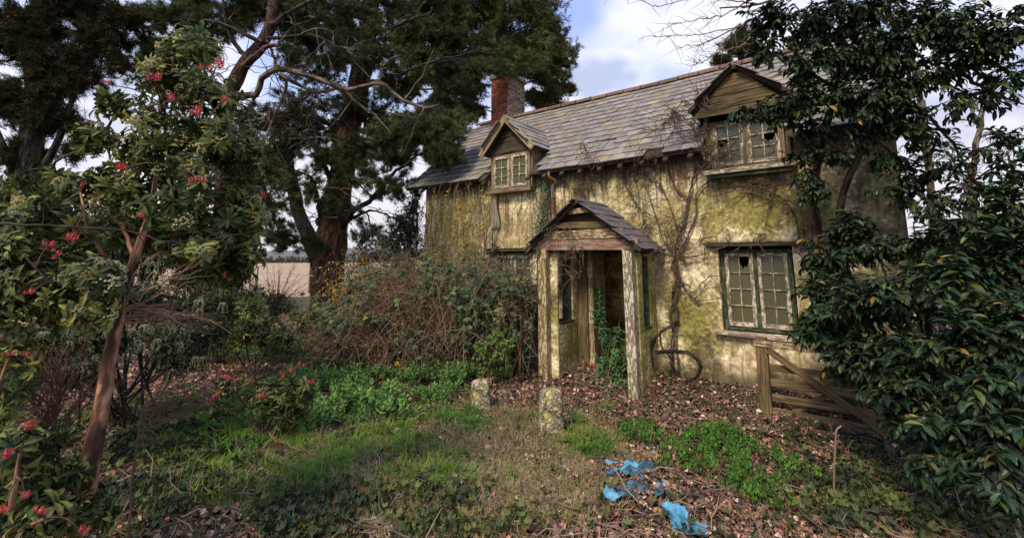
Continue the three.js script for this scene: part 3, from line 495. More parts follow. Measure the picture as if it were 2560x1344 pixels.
// porch
{
  const o = part(cottage, 'porch', -3.6, -0.2, -6.8, 'small open porch with slate gable roof on two pale mossy posts'), Z = -6.45;
  seedTo(1200);
  const P = { cx: -3.573, hw: 1.02, top: 2.69, foot: 1.885 };
  gableRoof(o, { ...P, zFront: Z + 0.1, zBack: () => -7.26, exposure: 0.175, tilt: 0.06, mats: [[0.13, 0.12, 0.13], [0.16, 0.145, 0.155], [0.19, 0.175, 0.175]].map((c) => { const m = slateMats[0].clone(); m.color.setRGB(...c); return m; }) });
  for (const s of [-1, 1]) { const a = V(P.cx + s * (P.hw + 0.01), P.foot - 0.028, Z + 0.115), b = V(P.cx, P.top - 0.016, Z + 0.115); spar(o, 'barge_board', M.darkWood, s < 0 ? a : b, s < 0 ? b : a, 0.05, 0.03, { wear: 0.012 }); }
  block(o, 'post', M.peelYellow, 0.17, 2.2, 0.15, -4.315, 0.8, Z, { b: 0.014, wear: 0.025 });
  block(o, 'post', M.peel, 0.15, 2.2, 0.15, -2.775, 0.8, Z, { b: 0.014, wear: 0.03, rz: 0.008 });
  block(o, 'beam', M.redPeel, 1.9, 0.165, 0.1, -3.56, 1.962, Z + 0.015, { b: 0.01, wear: 0.025, rz: -0.006 });
  block(o, 'gable_board', M.peelTan, 1.46, 0.15, 0.05, -3.57, 2.135, Z + 0.03, { wear: 0.035, rz: 0.012 });
  block(o, 'gable_board', M.mossWood, 0.98, 0.12, 0.045, -3.53, 2.28, Z + 0.03, { wear: 0.04, rz: -0.02 });
  block(o, 'gable_board', M.peelTan, 0.42, 0.09, 0.035, -3.55, 2.515, Z + 0.05, { wear: 0.025 });
  { const s = new THREE.Shape([[-0.92, 1.9], [0.92, 1.9], [0, 2.62]].map((q) => new THREE.Vector2(...q))), g = new THREE.ExtrudeGeometry(s, { depth: 0.02, bevelEnabled: false }); const m = mesh(metreUV(g), M.darkWood); m.position.set(P.cx, 0, Z - 0.1); putAt(o, m, 'gable_backing'); }
  for (const [w, y, rz] of [[0.05, 2.02, 0.03], [0.04, 1.9, -0.02]]) block(o, 'nailed_strip', M.peelTan, 0.1, w, 0.03, -2.72 - w, y, Z + 0.075, { rz });
  // plastered side walls with a slit window each
  const side = (x, t, mat, y0, y1, za, zb) => {
    merged(o, 'side_wall', mat, [[t, 2.15, Z - 0.07 - za, x, 0.77, (Z - 0.07 + za) / 2, 0.01], [t, 2.15, zb + 7.22, x, 0.77, (zb - 7.22) / 2, 0.01], [t - 0.004, y0 + 0.3, za - zb, x, y0 / 2 - 0.15, (za + zb) / 2, 0.01], [t - 0.004, 1.84 - y1, za - zb, x, (1.84 + y1) / 2, (za + zb) / 2, 0.01]]);
    block(o, 'window_post', M.peelGreen, t * 0.7, y1 - y0, 0.045, x, (y0 + y1) / 2, za - 0.03); block(o, 'window_post', M.peelGreen, t * 0.7, y1 - y0, 0.045, x, (y0 + y1) / 2, zb + 0.03); block(o, 'window_sill', M.darkWood, t * 1.15, 0.04, za - zb, x, y0 + 0.018, (za + zb) / 2);
  };
  side(-4.2, 0.22, M.render, 0.66, 1.74, -6.56, -7.02);
  side(-2.74, 0.12, M.mossRender, 0.68, 1.78, -6.7, -6.98);
  // doorway
  const d = part(cottage, 'doorway', -3.3, 0, WALL, 'open doorway inside the porch');
  block(d, 'jamb', M.peelYellow, 0.1, 2.1, 0.14, -3.8, 0.88, WALL + 0.05, { wear: 0.015 }); block(d, 'jamb', M.peelYellow, 0.09, 2.1, 0.12, -2.86, 0.88, WALL + 0.03, { wear: 0.012 }); block(d, 'head', M.darkWood, 0.94, 0.1, 0.12, -3.3, 1.88, WALL + 0.02);
  block(d, 'architrave', M.gateWood, 0.2, 2.0, 0.04, -3.98, 0.86, WALL + 0.07, { wear: 0.02 });
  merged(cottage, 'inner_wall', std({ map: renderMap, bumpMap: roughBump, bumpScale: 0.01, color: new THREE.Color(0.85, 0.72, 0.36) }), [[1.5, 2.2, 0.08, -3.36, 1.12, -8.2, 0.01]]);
}
// drain pipe
{
  const b = new MB(); b.tube(spline([V(-4.55, 3.42, -7.02), V(-4.56, 3.28, -7.03), V(-4.5, 3.2, -7.14), V(-4.57, 3.1, -7.17), V(-4.57, 2.6, -7.17), V(-4.58, 0.9, -7.17), V(-4.58, 0.1, -7.16)], 40), 0.03, 8);
  b.build('drain_pipe', M.rust, cottage);
}

// ---------------------------------------------------------------- plants: tools
function leafShape(L, W, { curl = 0.25, fold = 0.12, rows = [[0, 0.1], [0.3, 0.85], [0.6, 1], [0.85, 0.55], [1, 0.04]], rib = 0.12 } = {}) {
  const b = new MB(), at2 = (t, s, w) => { const a = curl * t * t, y = L * t * Math.cos(a), z = -L * t * Math.sin(a) * 0.8 + (s ? fold * W * w : 0); return V(s * W * 0.5 * w, y, z); };
  for (let k = 0; k < rows.length - 1; k++) for (const s of [-1, 1]) {
    const [t0, w0] = rows[k], [t1, w1] = rows[k + 1], q = [at2(t0, 0, 1), at2(t0, s, w0), at2(t1, s, w1), at2(t1, 0, 1)], n = V().subVectors(q[1], q[0]).cross(V().subVectors(q[3], q[0])); if (n.z < 0) n.negate(); n.normalize();
    const mid = [1 + rib, 1 + rib, 1 + rib], e = [1 - rib, 1 - rib, 1 - rib], i = [b.vert(q[0], n, 0, t0, mid), b.vert(q[1], n, s, t0, e), b.vert(q[2], n, s, t1, e), b.vert(q[3], n, 0, t1, mid)];
    s > 0 ? b.i.push(i[0], i[1], i[2], i[0], i[2], i[3]) : b.i.push(i[0], i[2], i[1], i[0], i[3], i[2]);
  }
  return b.geometry();
}
const join = (list) => mergeGeometries(list);
const turned = (g, rx, ry, rz, x = 0, y = 0, z = 0) => g.clone().applyMatrix4(new THREE.Matrix4().makeRotationFromEuler(new THREE.Euler(rx, ry, rz, 'YXZ')).setPosition(x, y, z));
function needleTuft(n, L, w, spread, back = 0) {
  const b = new MB();
  for (let k = 0; k < n; k++) {
    const a = rnd() * 6.283, c = spread * Math.sqrt(rnd()), d = V(Math.sin(c) * Math.cos(a), Math.cos(c), Math.sin(c) * Math.sin(a)), s = V(gauss(), gauss(), gauss()).cross(d).normalize().multiplyScalar(w / 2), o = V(0, -back * rnd(), 0), l = L * rr(0.65, 1);
    b.tri(o.clone().sub(s), o.clone().add(s), o.clone().addScaledVector(d, l));
  }
  return b.geometry();
}
const basis = new THREE.Matrix4(), tmpX = V(), tmpY = V(), tmpZ = V();
function pose(pos, dirV, up, s) {
  tmpY.copy(dirV).normalize(); tmpZ.copy(up).addScaledVector(tmpY, -up.dot(tmpY)); if (tmpZ.lengthSq() < 1e-5) tmpZ.set(1, 0, 0).addScaledVector(tmpY, -tmpY.x); tmpZ.normalize(); tmpX.crossVectors(tmpY, tmpZ);
  return new THREE.Matrix4().makeBasis(tmpX, tmpY, tmpZ).scale(V(s, s, s)).setPosition(pos);
}
const ball = () => { for (;;) { const v = V(rr(-1, 1), rr(-1, 1), rr(-1, 1)); if (v.lengthSq() < 1) return v; } };
const sphereDir = () => { for (;;) { const v = ball(); if (v.lengthSq() > 0.05) return v.normalize(); } };
function copies(parent, name, geo, mat, list) {       // list: [{ m, c }], one InstancedMesh
  const o = new THREE.InstancedMesh(geo, mat, list.length), c = new THREE.Color();
  const inv = parent === scene ? null : new THREE.Matrix4().makeTranslation(-parent.wp.x, -parent.wp.y, -parent.wp.z), q = new THREE.Matrix4();
  list.forEach((l, k) => { o.setMatrixAt(k, inv ? q.multiplyMatrices(inv, l.m) : l.m); o.setColorAt(k, c.setRGB(l.c[0], l.c[1], l.c[2])); });
  o.castShadow = o.receiveShadow = true; o.name = parent === scene ? numbered(name) : name; o.userData.kind = 'stuff'; parent.add(o); return o;
}
const tintMats = new Map();
function tinted(mat, c) { const k = mat.uuid + c.map((v) => Math.round(v * 60)).join(); if (!tintMats.has(k)) { const m = mat.clone(); m.color.setRGB(...c.map((v) => Math.round(v * 60) / 60 + 0.004)); tintMats.set(k, m); } return tintMats.get(k); }
class Plant {
  constructor(name, label, category, base, group) { this.o = thing(name, label, category, [base.x, base.y, base.z], group); this.skel = []; this.wood = new Map(); this.kinds = new Map(); }
  mb(mat, name) { const k = name + mat.uuid; if (!this.wood.has(k)) this.wood.set(k, { b: new MB(), mat, name }); return this.wood.get(k).b; }
  limb(pts, r0, r1, { n = 24, mat = M.barkDark, seg = 7, wob = 0, name = 'branch', rough = 0.3, pow = 1, skel = true } = {}) {
    const p = spline(pts, n, wob), r = p.map((_, k) => lerp(r0, r1, Math.pow(k / n, pow)));
    const b = new MB(); b.tube(p, r, seg, null, rough); b.build(name, mat, this.o);
    if (skel) p.forEach((q, k) => k > 1 && this.skel.push(q)); return p;
  }
  twig(pts, r0, r1, { n = 5, mat = M.barkDark, seg = 3, wob = 0, name = 'twigs', skel = false } = {}) {
    const p = spline(pts, n, wob); this.mb(mat, name).tube(p, p.map((_, k) => lerp(r0, r1, k / n)), seg); if (skel) this.skel.push(...p); return p;
  }
  nearest(c) { let best = null, d = 1e9; for (const s of this.skel) { const q = s.distanceToSquared(c) + (s.y > c.y + 0.3 ? 0.4 : 0); if (q < d) { d = q; best = s; } } return best; }
  leaf(kind, pos, d, up, s, c) { if (!this.kinds.has(kind)) this.kinds.set(kind, []); this.kinds.get(kind).push({ m: pose(pos, d, up, s), c, p: pos }); }
  // a spray of twigs round the point c reaching rx, ry, rz to the right, up and ahead; fn dresses each twig
  clump(c, [rx, ry, rz], n, fn, { mat = M.barkDark, r = 0.012, droop = 0.1, core = 0.5, limb = true, wob = 0.02 } = {}) {
    const start = this.nearest(c) ?? c, len = start.distanceTo(c);
    let stem = [c];
    if (limb && len > 0.12) stem = this.twig([start, start.clone().lerp(c, 0.5).add(V(gauss() * 0.08 * len, 0.1 * len + gauss() * 0.08 * len, gauss() * 0.08 * len)), c], r * (1.2 + 0.35 * len), r, { n: 10, mat, seg: 5, wob: 0.012 * len, name: 'branches' }).slice(5);
    const tone = rr(0.75, 1.25), phase = rr(0, 50), R = Math.max(rx, ry, rz);
    for (let k = 0; k < n; k++) {
      let v = null; for (let q = 0; q < 8; q++) { v = ball(); if (noise3(v.x * 2.2 * rx / R + phase, v.y * 2.2 * ry / R + phase, v.z * 2.2, 7) > 0.5) break; }
      const e = c.clone().addScaledVector(RIGHT, v.x * rx).addScaledVector(UP, v.y * ry).addScaledVector(AHEAD, v.z * rz), o = stem[Math.floor(rnd() * stem.length)].clone().lerp(e, rnd() * core), L = o.distanceTo(e);
      const pts = this.twig([o, o.clone().lerp(e, 0.5).add(V(0, droop * L, 0)), e], r * 0.45, r * 0.2, { n: 4, mat, wob: wob * L });
      fn(this, pts, L, tone, v);
    }
  }
  finish(geos, singles = null) {                      // geos: kind -> [geometry, material, part name]
    for (const { b, mat, name } of this.wood.values()) b.build(name, mat, this.o, name === 'twigs' || name === 'branches' ? 'stuff' : undefined);
    for (const [kind, list] of this.kinds) {
      const [geo, mat, name, most = 0] = geos[kind];
      let rest = list;
      if (most) {
        const inView = (l) => { const [a, b, z] = project(l.p); l.z = z; return z > 0.4 && a > 10 && a < 2550 && b > 10 && b < 1334; };
        const near = list.filter(inView).sort((a, b) => a.z - b.z).slice(0, most), set = new Set(near); rest = list.filter((l) => !set.has(l));
        for (const l of near) { const m = mesh(geo, tinted(mat, l.c)); l.m.decompose(m.position, m.quaternion, m.scale); putAt(this.o, m, name); }
      }
      if (rest.length) copies(this.o, most ? name + '_mass' : name, geo, mat, rest);
    }
    return this.o;
  }
}
const vary = (c, t, a = 0.3) => { const k = t * (1 + a * gauss()), h = 0.12 * gauss(); return [Math.max(0.002, c[0] * k * (1 + h)), Math.max(0.002, c[1] * k), Math.max(0.002, c[2] * k * (1 - h))]; };
const ell = (x, y, rx, ry, d, deep = 1) => [at(x, y, d), [rx * d / FOCAL, ry * d / FOCAL, (rx + ry) / 2 * d / FOCAL * deep]];
const groundAt = (p) => V(p.x, gh(p.x, p.z), p.z);
M.leaf.vertexColors = M.gloss.vertexColors = M.satin.vertexColors = true;
seedTo(31);
const tuftA = needleTuft(26, 0.17, 0.010, 1.3, 0.08), tuftB = needleTuft(26, 0.13, 0.011, 1.0, 0.18), smallLeaf = leafShape(0.055, 0.03, { rows: [[0, 0.2], [0.45, 1], [1, 0.05]] });
const laurelLeaf = leafShape(0.135, 0.046, { curl: 0.45, fold: 0.2 }), pierisLeaf = leafShape(0.11, 0.03, { curl: 0.6, fold: 0.25, rows: [[0, 0.12], [0.35, 0.7], [0.68, 1], [0.88, 0.6], [1, 0.04]], rib: 0.2 });
const pineFn = (color, kind, per, s = 1) => (pl, pts, L, tone) => { const t = tone * rr(0.7, 1.3); for (let k = 0; k < per; k++) { const f = rr(0.35, 1.05), q = pts[Math.min(4, Math.floor(f * 4))].clone().add(sphereDir().multiplyScalar(0.05 * rnd() * s)), d = V().subVectors(pts[4], pts[2]).normalize().multiplyScalar(0.8).add(sphereDir().multiplyScalar(0.75)).add(V(0, 0.3, 0)); pl.leaf(kind, q, d, sphereDir(), s * rr(0.7, 1.25), vary(color, t)); } };

// ---------------------------------------------------------------- pines and conifers
{
  seedTo(2001);
  const base = groundAt(onGround(812, 798)), D = 12.8, p = (x, y, d = D) => at(x, y, d);
  const t = new Plant('pine_tree', 'tall pine with reddish trunk and mossy side limb left of the cottage', 'tree', base);
  t.limb([base.clone().add(V(0, -0.1, 0)), p(820, 700), p(830, 600), p(842, 510), p(858, 410), p(872, 320), p(896, 215), p(915, 110), p(935, -60), p(950, -260)], 0.56, 0.2, { n: 50, mat: M.barkRed, seg: 14, name: 'trunk', rough: 0.35, pow: 0.6 });
  t.limb([p(808, 700), p(785, 620), p(752, 545), p(728, 450), p(712, 360), p(690, 280)], 0.27, 0.1, { n: 26, mat: M.barkDark, seg: 9, name: 'limb', wob: 0.02 });
  for (const [pts, r] of [[[[842, 590], [880, 535], [935, 490], [975, 440], [1010, 415]], 0.09], [[[838, 560], [890, 540], [930, 525], [985, 545]], 0.05], [[[848, 470], [800, 400], [780, 330]], 0.09], [[[800, 560], [792, 480], [775, 440]], 0.1], [[[870, 330], [930, 330], [1010, 330], [1090, 350]], 0.09], [[[868, 340], [800, 300], [740, 270]], 0.08], [[[896, 215], [980, 190], [1060, 160]], 0.08], [[[905, 160], [830, 100], [770, 60]], 0.08], [[[735, 480], [690, 470], [660, 500]], 0.05], [[[920, 90], [1000, 60], [1080, 30]], 0.08]])
    t.limb(pts.map(([x, y], k) => p(x, y, D - 0.5 * k)), r, r * 0.35, { n: 16, mat: M.barkDark, seg: 6, wob: 0.04 });
  const fn = pineFn([0.088, 0.102, 0.04], 'needles', 5, 1.15), E = (x, y, rx, ry, n, d = D) => { const [c, r] = ell(x, y, rx * 1.12, ry * 1.12, d, 0.9); t.clump(c, r, n * 0.72, fn, { r: 0.016 }); };
  for (const e of [[800, 60, 150, 90, 240, 11.5], [900, 110, 110, 80, 190, 11.5], [960, 30, 120, 70, 190], [760, 270, 100, 60, 150], [690, 330, 80, 80, 130], [820, 330, 90, 60, 130], [850, 400, 70, 35, 90, 12], [700, 440, 60, 60, 90], [900, 370, 90, 50, 130, 12], [985, 330, 80, 60, 150, 11], [1070, 345, 90, 55, 230, 10.3], [1110, 390, 60, 35, 130, 10], [1120, 320, 60, 50, 140, 10.3], [1000, 390, 70, 30, 100, 11], [930, 290, 90, 40, 110], [780, 180, 90, 50, 110], [1020, 200, 80, 60, 130], [660, 400, 60, 60, 80], [740, 360, 60, 50, 70], [650, 560, 60, 40, 40, 11], [720, 610, 60, 30, 30, 12], [880, 560, 60, 60, 26], [960, 480, 60, 40, 30], [620, 480, 50, 60, 60, 11], [1060, 290, 60, 30, 80, 11], [1268, 172, 64, 22, 90, 12], [1310, 150, 60, 30, 70, 12.3], [1200, 190, 40, 30, 50, 12],
    [690, 520, 60, 70, 46, 11.5], [760, 470, 70, 60, 46, 12], [800, 400, 50, 50, 40, 12], [640, 420, 60, 60, 46, 10.5], [880, 430, 60, 40, 40, 11.8], [930, 440, 70, 50, 46, 11.5], [1000, 470, 50, 50, 34, 11], [1010, 560, 50, 60, 30, 11.5], [930, 600, 50, 50, 26, 12], [700, 590, 60, 40, 34, 11.5], [620, 590, 50, 40, 30, 11], [780, 620, 40, 40, 20, 12], [870, 250, 70, 40, 60, 11.8], [830, 500, 40, 40, 24, 11.9], [1150, 300, 50, 40, 70, 10.8]]) E(...e);
  for (let k = 0; k < 300; k++) { const s = t.skel[Math.floor(rnd() * t.skel.length)]; if (s.y < 2) continue; const e = s.clone().addScaledVector(RIGHT, 1.1 * gauss()).add(V(0, -0.2 + 0.6 * gauss(), 0)).addScaledVector(AHEAD, -rr(0, 1.2)); t.twig([s, s.clone().lerp(e, 0.5).add(V(0, 0.15, 0)), e], 0.014, 0.004, { n: 9, mat: k % 2 ? M.barkDark : M.barkGray, wob: 0.03, skel: rnd() < 0.3 }); }
  t.finish({ needles: [tuftA, M.needle, 'needles'] });
}
{
  seedTo(2101);
  const base = groundAt(onGround(548, 905)), p = (x, y, d = 8.2) => at(x, y, d);
  const t = new Plant('pine_tree', 'nearer pine with bent reddish trunk and a pale crooked branch reaching right', 'tree', base);
  t.limb([base.clone().add(V(0, -0.1, 0)), p(552, 700), p(556, 480), p(560, 330), p(574, 235), p(606, 165), p(655, 105), p(676, 60), p(684, -20), p(690, -160)], 0.15, 0.1, { n: 44, mat: M.barkRedDark, seg: 10, name: 'trunk', rough: 0.4 });
  const L = (pts, r, r1, mat = M.barkGray, d = 8) => t.limb(pts.map(([x, y], k) => p(x, y, d - 0.06 * k)), r, r1, { n: 22, mat, seg: 6, wob: 0.012 });
  L([[606, 165], [660, 120], [700, 110]], 0.05, 0.03, M.barkRedDark);
  L([[574, 235], [640, 235], [655, 195], [690, 174], [745, 182], [820, 205], [870, 225], [940, 207], [965, 215], [1010, 250], [1060, 268], [1100, 262]], 0.065, 0.022);
  L([[700, 185], [730, 205], [800, 230], [850, 222], [890, 255], [940, 290], [975, 330]], 0.04, 0.012);
  L([[700, 190], [715, 210], [690, 280], [660, 350], [652, 420], [668, 465], [700, 490]], 0.03, 0.01);
  L([[640, 235], [628, 260], [622, 300]], 0.03, 0.014, M.barkDark);
  L([[690, 174], [680, 130], [665, 95]], 0.03, 0.02); L([[655, 105], [600, 80], [560, 62], [480, 48], [400, 58], [330, 72], [260, 70]], 0.04, 0.008, M.barkDark);
  L([[620, 150], [575, 90], [560, 20], [550, -60]], 0.045, 0.02, M.barkDark); L([[676, 60], [740, 20], [800, -10]], 0.05, 0.02, M.barkDark); L([[480, 48], [470, 100], [430, 160]], 0.02, 0.006, M.barkDark); L([[665, 95], [790, 90], [850, 120]], 0.03, 0.01, M.barkDark);
  for (let k = 0; k < 170; k++) { const s = t.skel[Math.floor(rnd() * t.skel.length)]; if (s.y < 2.4) continue; const e = s.clone().add(sphereDir().multiplyScalar(rr(0.3, 1.1))); t.twig([s, s.clone().lerp(e, 0.5).add(sphereDir().multiplyScalar(0.1)), e], 0.011, 0.003, { n: 7, mat: pick([M.barkGray, M.barkDark]), wob: 0.02, skel: rnd() < 0.5 }); }
  const fn = pineFn([0.08, 0.098, 0.04], 'needles', 5, 0.8);
  for (const [x, y, rx, ry, n, d] of [[420, 50, 110, 70, 110, 8], [520, 70, 90, 60, 100, 8], [600, 50, 70, 50, 100, 8.4], [380, 130, 50, 60, 50, 8], [740, 30, 110, 60, 150, 8.4], [640, 10, 80, 50, 100, 8.4], [720, 140, 60, 30, 50, 8], [780, 100, 90, 40, 90, 8.4], [330, 60, 60, 60, 40, 8], [640, 300, 70, 60, 60, 8.4], [600, 390, 60, 80, 80, 8.6], [840, 150, 80, 40, 60, 8.4], [480, 10, 100, 40, 90, 8.4], [880, 40, 80, 60, 110, 9], [500, 130, 60, 40, 40, 8.2], [330, 180, 60, 60, 26, 8], [290, 110, 60, 60, 34, 8], [385, 230, 60, 50, 18, 8], [420, 130, 60, 50, 44, 8], [250, 230, 50, 60, 14, 7.9], [340, 330, 60, 60, 12, 8]]) { const [c, r] = ell(x, y, rx, ry, d, 0.8); t.clump(c, r, n, fn, { r: 0.012 }); }
  t.finish({ needles: [tuftA, M.needle, 'needles'] });
}
function conifer(label, base, top, r0, clumps, color, seedN, d, group) {
  seedTo(seedN);
  const t = new Plant('conifer_tree', label, 'tree', base, group);
  t.limb([base.clone().add(V(0, -0.2, 0)), base.clone().lerp(top, 0.35).add(V(0.1, 0, 0)), base.clone().lerp(top, 0.7), top], r0, r0 * 0.35, { n: 30, mat: M.barkDark, seg: 9, name: 'trunk' });
  const fn = pineFn(color, 'needles', 6, d / 11);
  for (const [x, y, rx, ry, n, dd] of clumps) { const [c, r] = ell(x, y, rx * 1.1, ry * 1.15, dd ?? d, 1); t.clump(c, r, n * 0.85, fn, { r: 0.02 }); }
  t.finish({ needles: [tuftB, M.needle, 'needles'] });
}
{
  const foot = (x, d) => { const p = at(x, 700, d); p.y = GL; return p; };
  conifer('tall feathery conifer rising behind the brick chimney', foot(1255, 18), at(1250, -350, 18), 0.35, [[1270, 60, 130, 80, 240], [1200, 130, 110, 60, 170], [1330, 130, 90, 70, 200], [1385, 170, 60, 80, 150], [1400, 80, 50, 60, 90], [1430, 140, 30, 50, 40], [1290, 170, 90, 40, 160, 17], [1180, 30, 90, 60, 140], [1350, 20, 80, 60, 130], [1360, 250, 70, 30, 80], [1420, 225, 45, 20, 40], [1160, 230, 70, 60, 110], [1180, 280, 40, 30, 60], [1400, 285, 60, 20, 40, 19], [1250, -60, 130, 60, 150]], [0.115, 0.128, 0.045], 2201, 18);
  conifer('dark conifer between the pine and the chimney, behind the roof', foot(1090, 16), at(1100, -350, 16), 0.32, [[1040, 60, 100, 80, 200], [1120, 110, 80, 80, 190], [1060, 160, 90, 60, 170], [1140, 190, 60, 60, 120], [1100, 250, 80, 50, 130], [1000, 120, 60, 60, 100], [1080, 10, 90, 50, 130], [1150, 40, 60, 50, 90], [980, 230, 60, 40, 60]], [0.085, 0.105, 0.042], 2301, 16);
  conifer('small conifer top showing above the ridge right of the dormer', foot(1850, 19), at(1850, 60, 19), 0.16, [[1850, 120, 55, 40, 90], [1850, 90, 35, 30, 50], [1800, 150, 30, 18, 30], [1890, 140, 40, 30, 50]], [0.05, 0.07, 0.03], 2401, 19);
}
{ // the very dark yew at the left edge
  seedTo(2501);
  const base = groundAt(onGround(40, 930)), t = new Plant('yew_tree', 'very dark dense yew at the left edge behind the red tipped shrub', 'tree', base), d = 7.6;
  t.limb([base.clone().add(V(0, -0.1, 0)), at(60, 600, d), at(75, 400, d), at(90, 200, d), at(100, -50, d), at(100, -200, d)], 0.2, 0.1, { n: 30, mat: M.barkDark, seg: 10, name: 'trunk' });
  t.limb([at(70, 460, d), at(130, 380, d), at(180, 250, d), at(240, 120, d)], 0.07, 0.02, { n: 16, seg: 6 }); t.limb([at(66, 520, d), at(20, 400, d), at(-40, 250, d)], 0.08, 0.03, { n: 14, seg: 6 });
  const fn = pineFn([0.046, 0.044, 0.02], 'needles', 5, 0.85);
  for (const [x, y, rx, ry, n] of [[60, 90, 130, 100, 420], [150, 180, 110, 90, 330], [50, 260, 110, 90, 300], [140, 300, 80, 60, 170], [60, 400, 90, 70, 170], [250, 90, 80, 70, 170], [290, 160, 40, 50, 40], [120, 470, 90, 50, 90], [20, 500, 60, 60, 90], [180, 10, 130, 60, 240], [300, 30, 60, 40, 60], [200, 380, 50, 50, 30], [60, 560, 110, 50, 90]]) { const [c, r] = ell(x, y, rx, ry, d, 0.8); t.clump(c, r, n, fn, { r: 0.012 }); }
  t.finish({ needles: [tuftB, M.needle, 'needles'] });
}

// ---------------------------------------------------------------- the evergreen shrubs with red young shoots on the left
const redShoot = (() => { seedTo(41); const b = leafShape(0.085, 0.016, { curl: 0.7, fold: 0.3, rows: [[0, 0.2], [0.5, 1], [1, 0.05]] }), l = []; for (let k = 0; k < 8; k++) { const a = k * 2.4, c = 0.4 + 0.95 * k / 8; l.push(b.clone().rotateX(c).rotateY(a)); } return join(l); })();
const cream = (() => { seedTo(43); const l = []; for (let s = 0; s < 5; s++) { const a = s * 1.3, dx = Math.cos(a) * 0.03, dz = Math.sin(a) * 0.03; for (let k = 0; k < 9; k++) { const f = k / 8, g = new THREE.OctahedronGeometry(0.0055, 0); g.scale(1, 1.35, 1); g.translate(dx * (0.4 + f * 0.9) + 0.006 * gauss(), 0.02 - 0.075 * f * f, dz * (0.4 + f * 0.9) + 0.006 * gauss()); l.push(g); } } const g = join(l); g.setAttribute('color', new THREE.Float32BufferAttribute(new Float32Array(g.attributes.position.count * 3).fill(1), 3)); return g; })();
const pierisFn = (o = {}) => (pl, pts, L, tone) => {
  const e = pts[4], d = V().subVectors(e, pts[2]).normalize().add(V(0, 0.5, 0)).normalize(), side = sphereDir().cross(d).normalize(), s2 = V().crossVectors(d, side), t = tone * rr(0.75, 1.25), age = rnd(), n = 7 + Math.floor(rnd() * 5);
  const base = age < 0.5 ? [0.25, 0.26, 0.07] : [0.075, 0.105, 0.03];
  for (let k = 0; k < n; k++) { const a = k * 2.399, c = rr(0.75, 1.5), q = side.clone().multiplyScalar(Math.cos(a)).addScaledVector(s2, Math.sin(a)).multiplyScalar(Math.sin(c)).addScaledVector(d, Math.cos(c)); pl.leaf('leaf', e.clone().addScaledVector(d, -0.02 * (k % 4)), q, d, rr(0.65, 1.1) * (o.s ?? 1), vary(base, t, 0.2)); }
  for (let k = 0; k < 3; k++) { const q = pts[1 + Math.floor(rnd() * 3)]; pl.leaf('leaf', q, sphereDir().add(d), d, rr(0.6, 1), vary([0.035, 0.06, 0.026], t, 0.2)); }
  if (rnd() < (o.cream ?? 0.34)) pl.leaf('cream', e.clone().addScaledVector(d, 0.02), d, side, rr(0.8, 1.5), vary([0.5, 0.47, 0.25], 1, 0.15));
};
const PIERIS = { leaf: [pierisLeaf, M.leaf, 'leaf', 300], cream: [cream, M.leaf, 'flower_spray', 90], red: [redShoot, M.petal, 'red_shoot', 60] };
M.petal.vertexColors = true;
const reds = (pl, list, d0) => { for (const [x, y, s = 1, dd] of list) for (let k = 0; k < 4; k++) { const p = at(x + 15 * gauss() * (k ? 1 : 0.2), y + 10 * gauss() * (k ? 1 : 0.2), (dd ?? d0) * 0.92 + 0.05 * gauss()), q = pl.nearest(p); if (k < 3) { if (q && k === 0) pl.twig([q, q.clone().lerp(p, 0.5).add(V(0, 0.03, 0)), p], 0.006, 0.003, { mat: M.vine }); pl.leaf('red', p, V(0.4 * gauss(), 1, 0.4 * gauss()), V(0, 0, 1), s * (k ? 0.55 : 0.72) * rr(0.8, 1.05), vary(k ? [0.5, 0.1, 0.07] : [0.64, 0.06, 0.065], 1, 0.25)); } } };
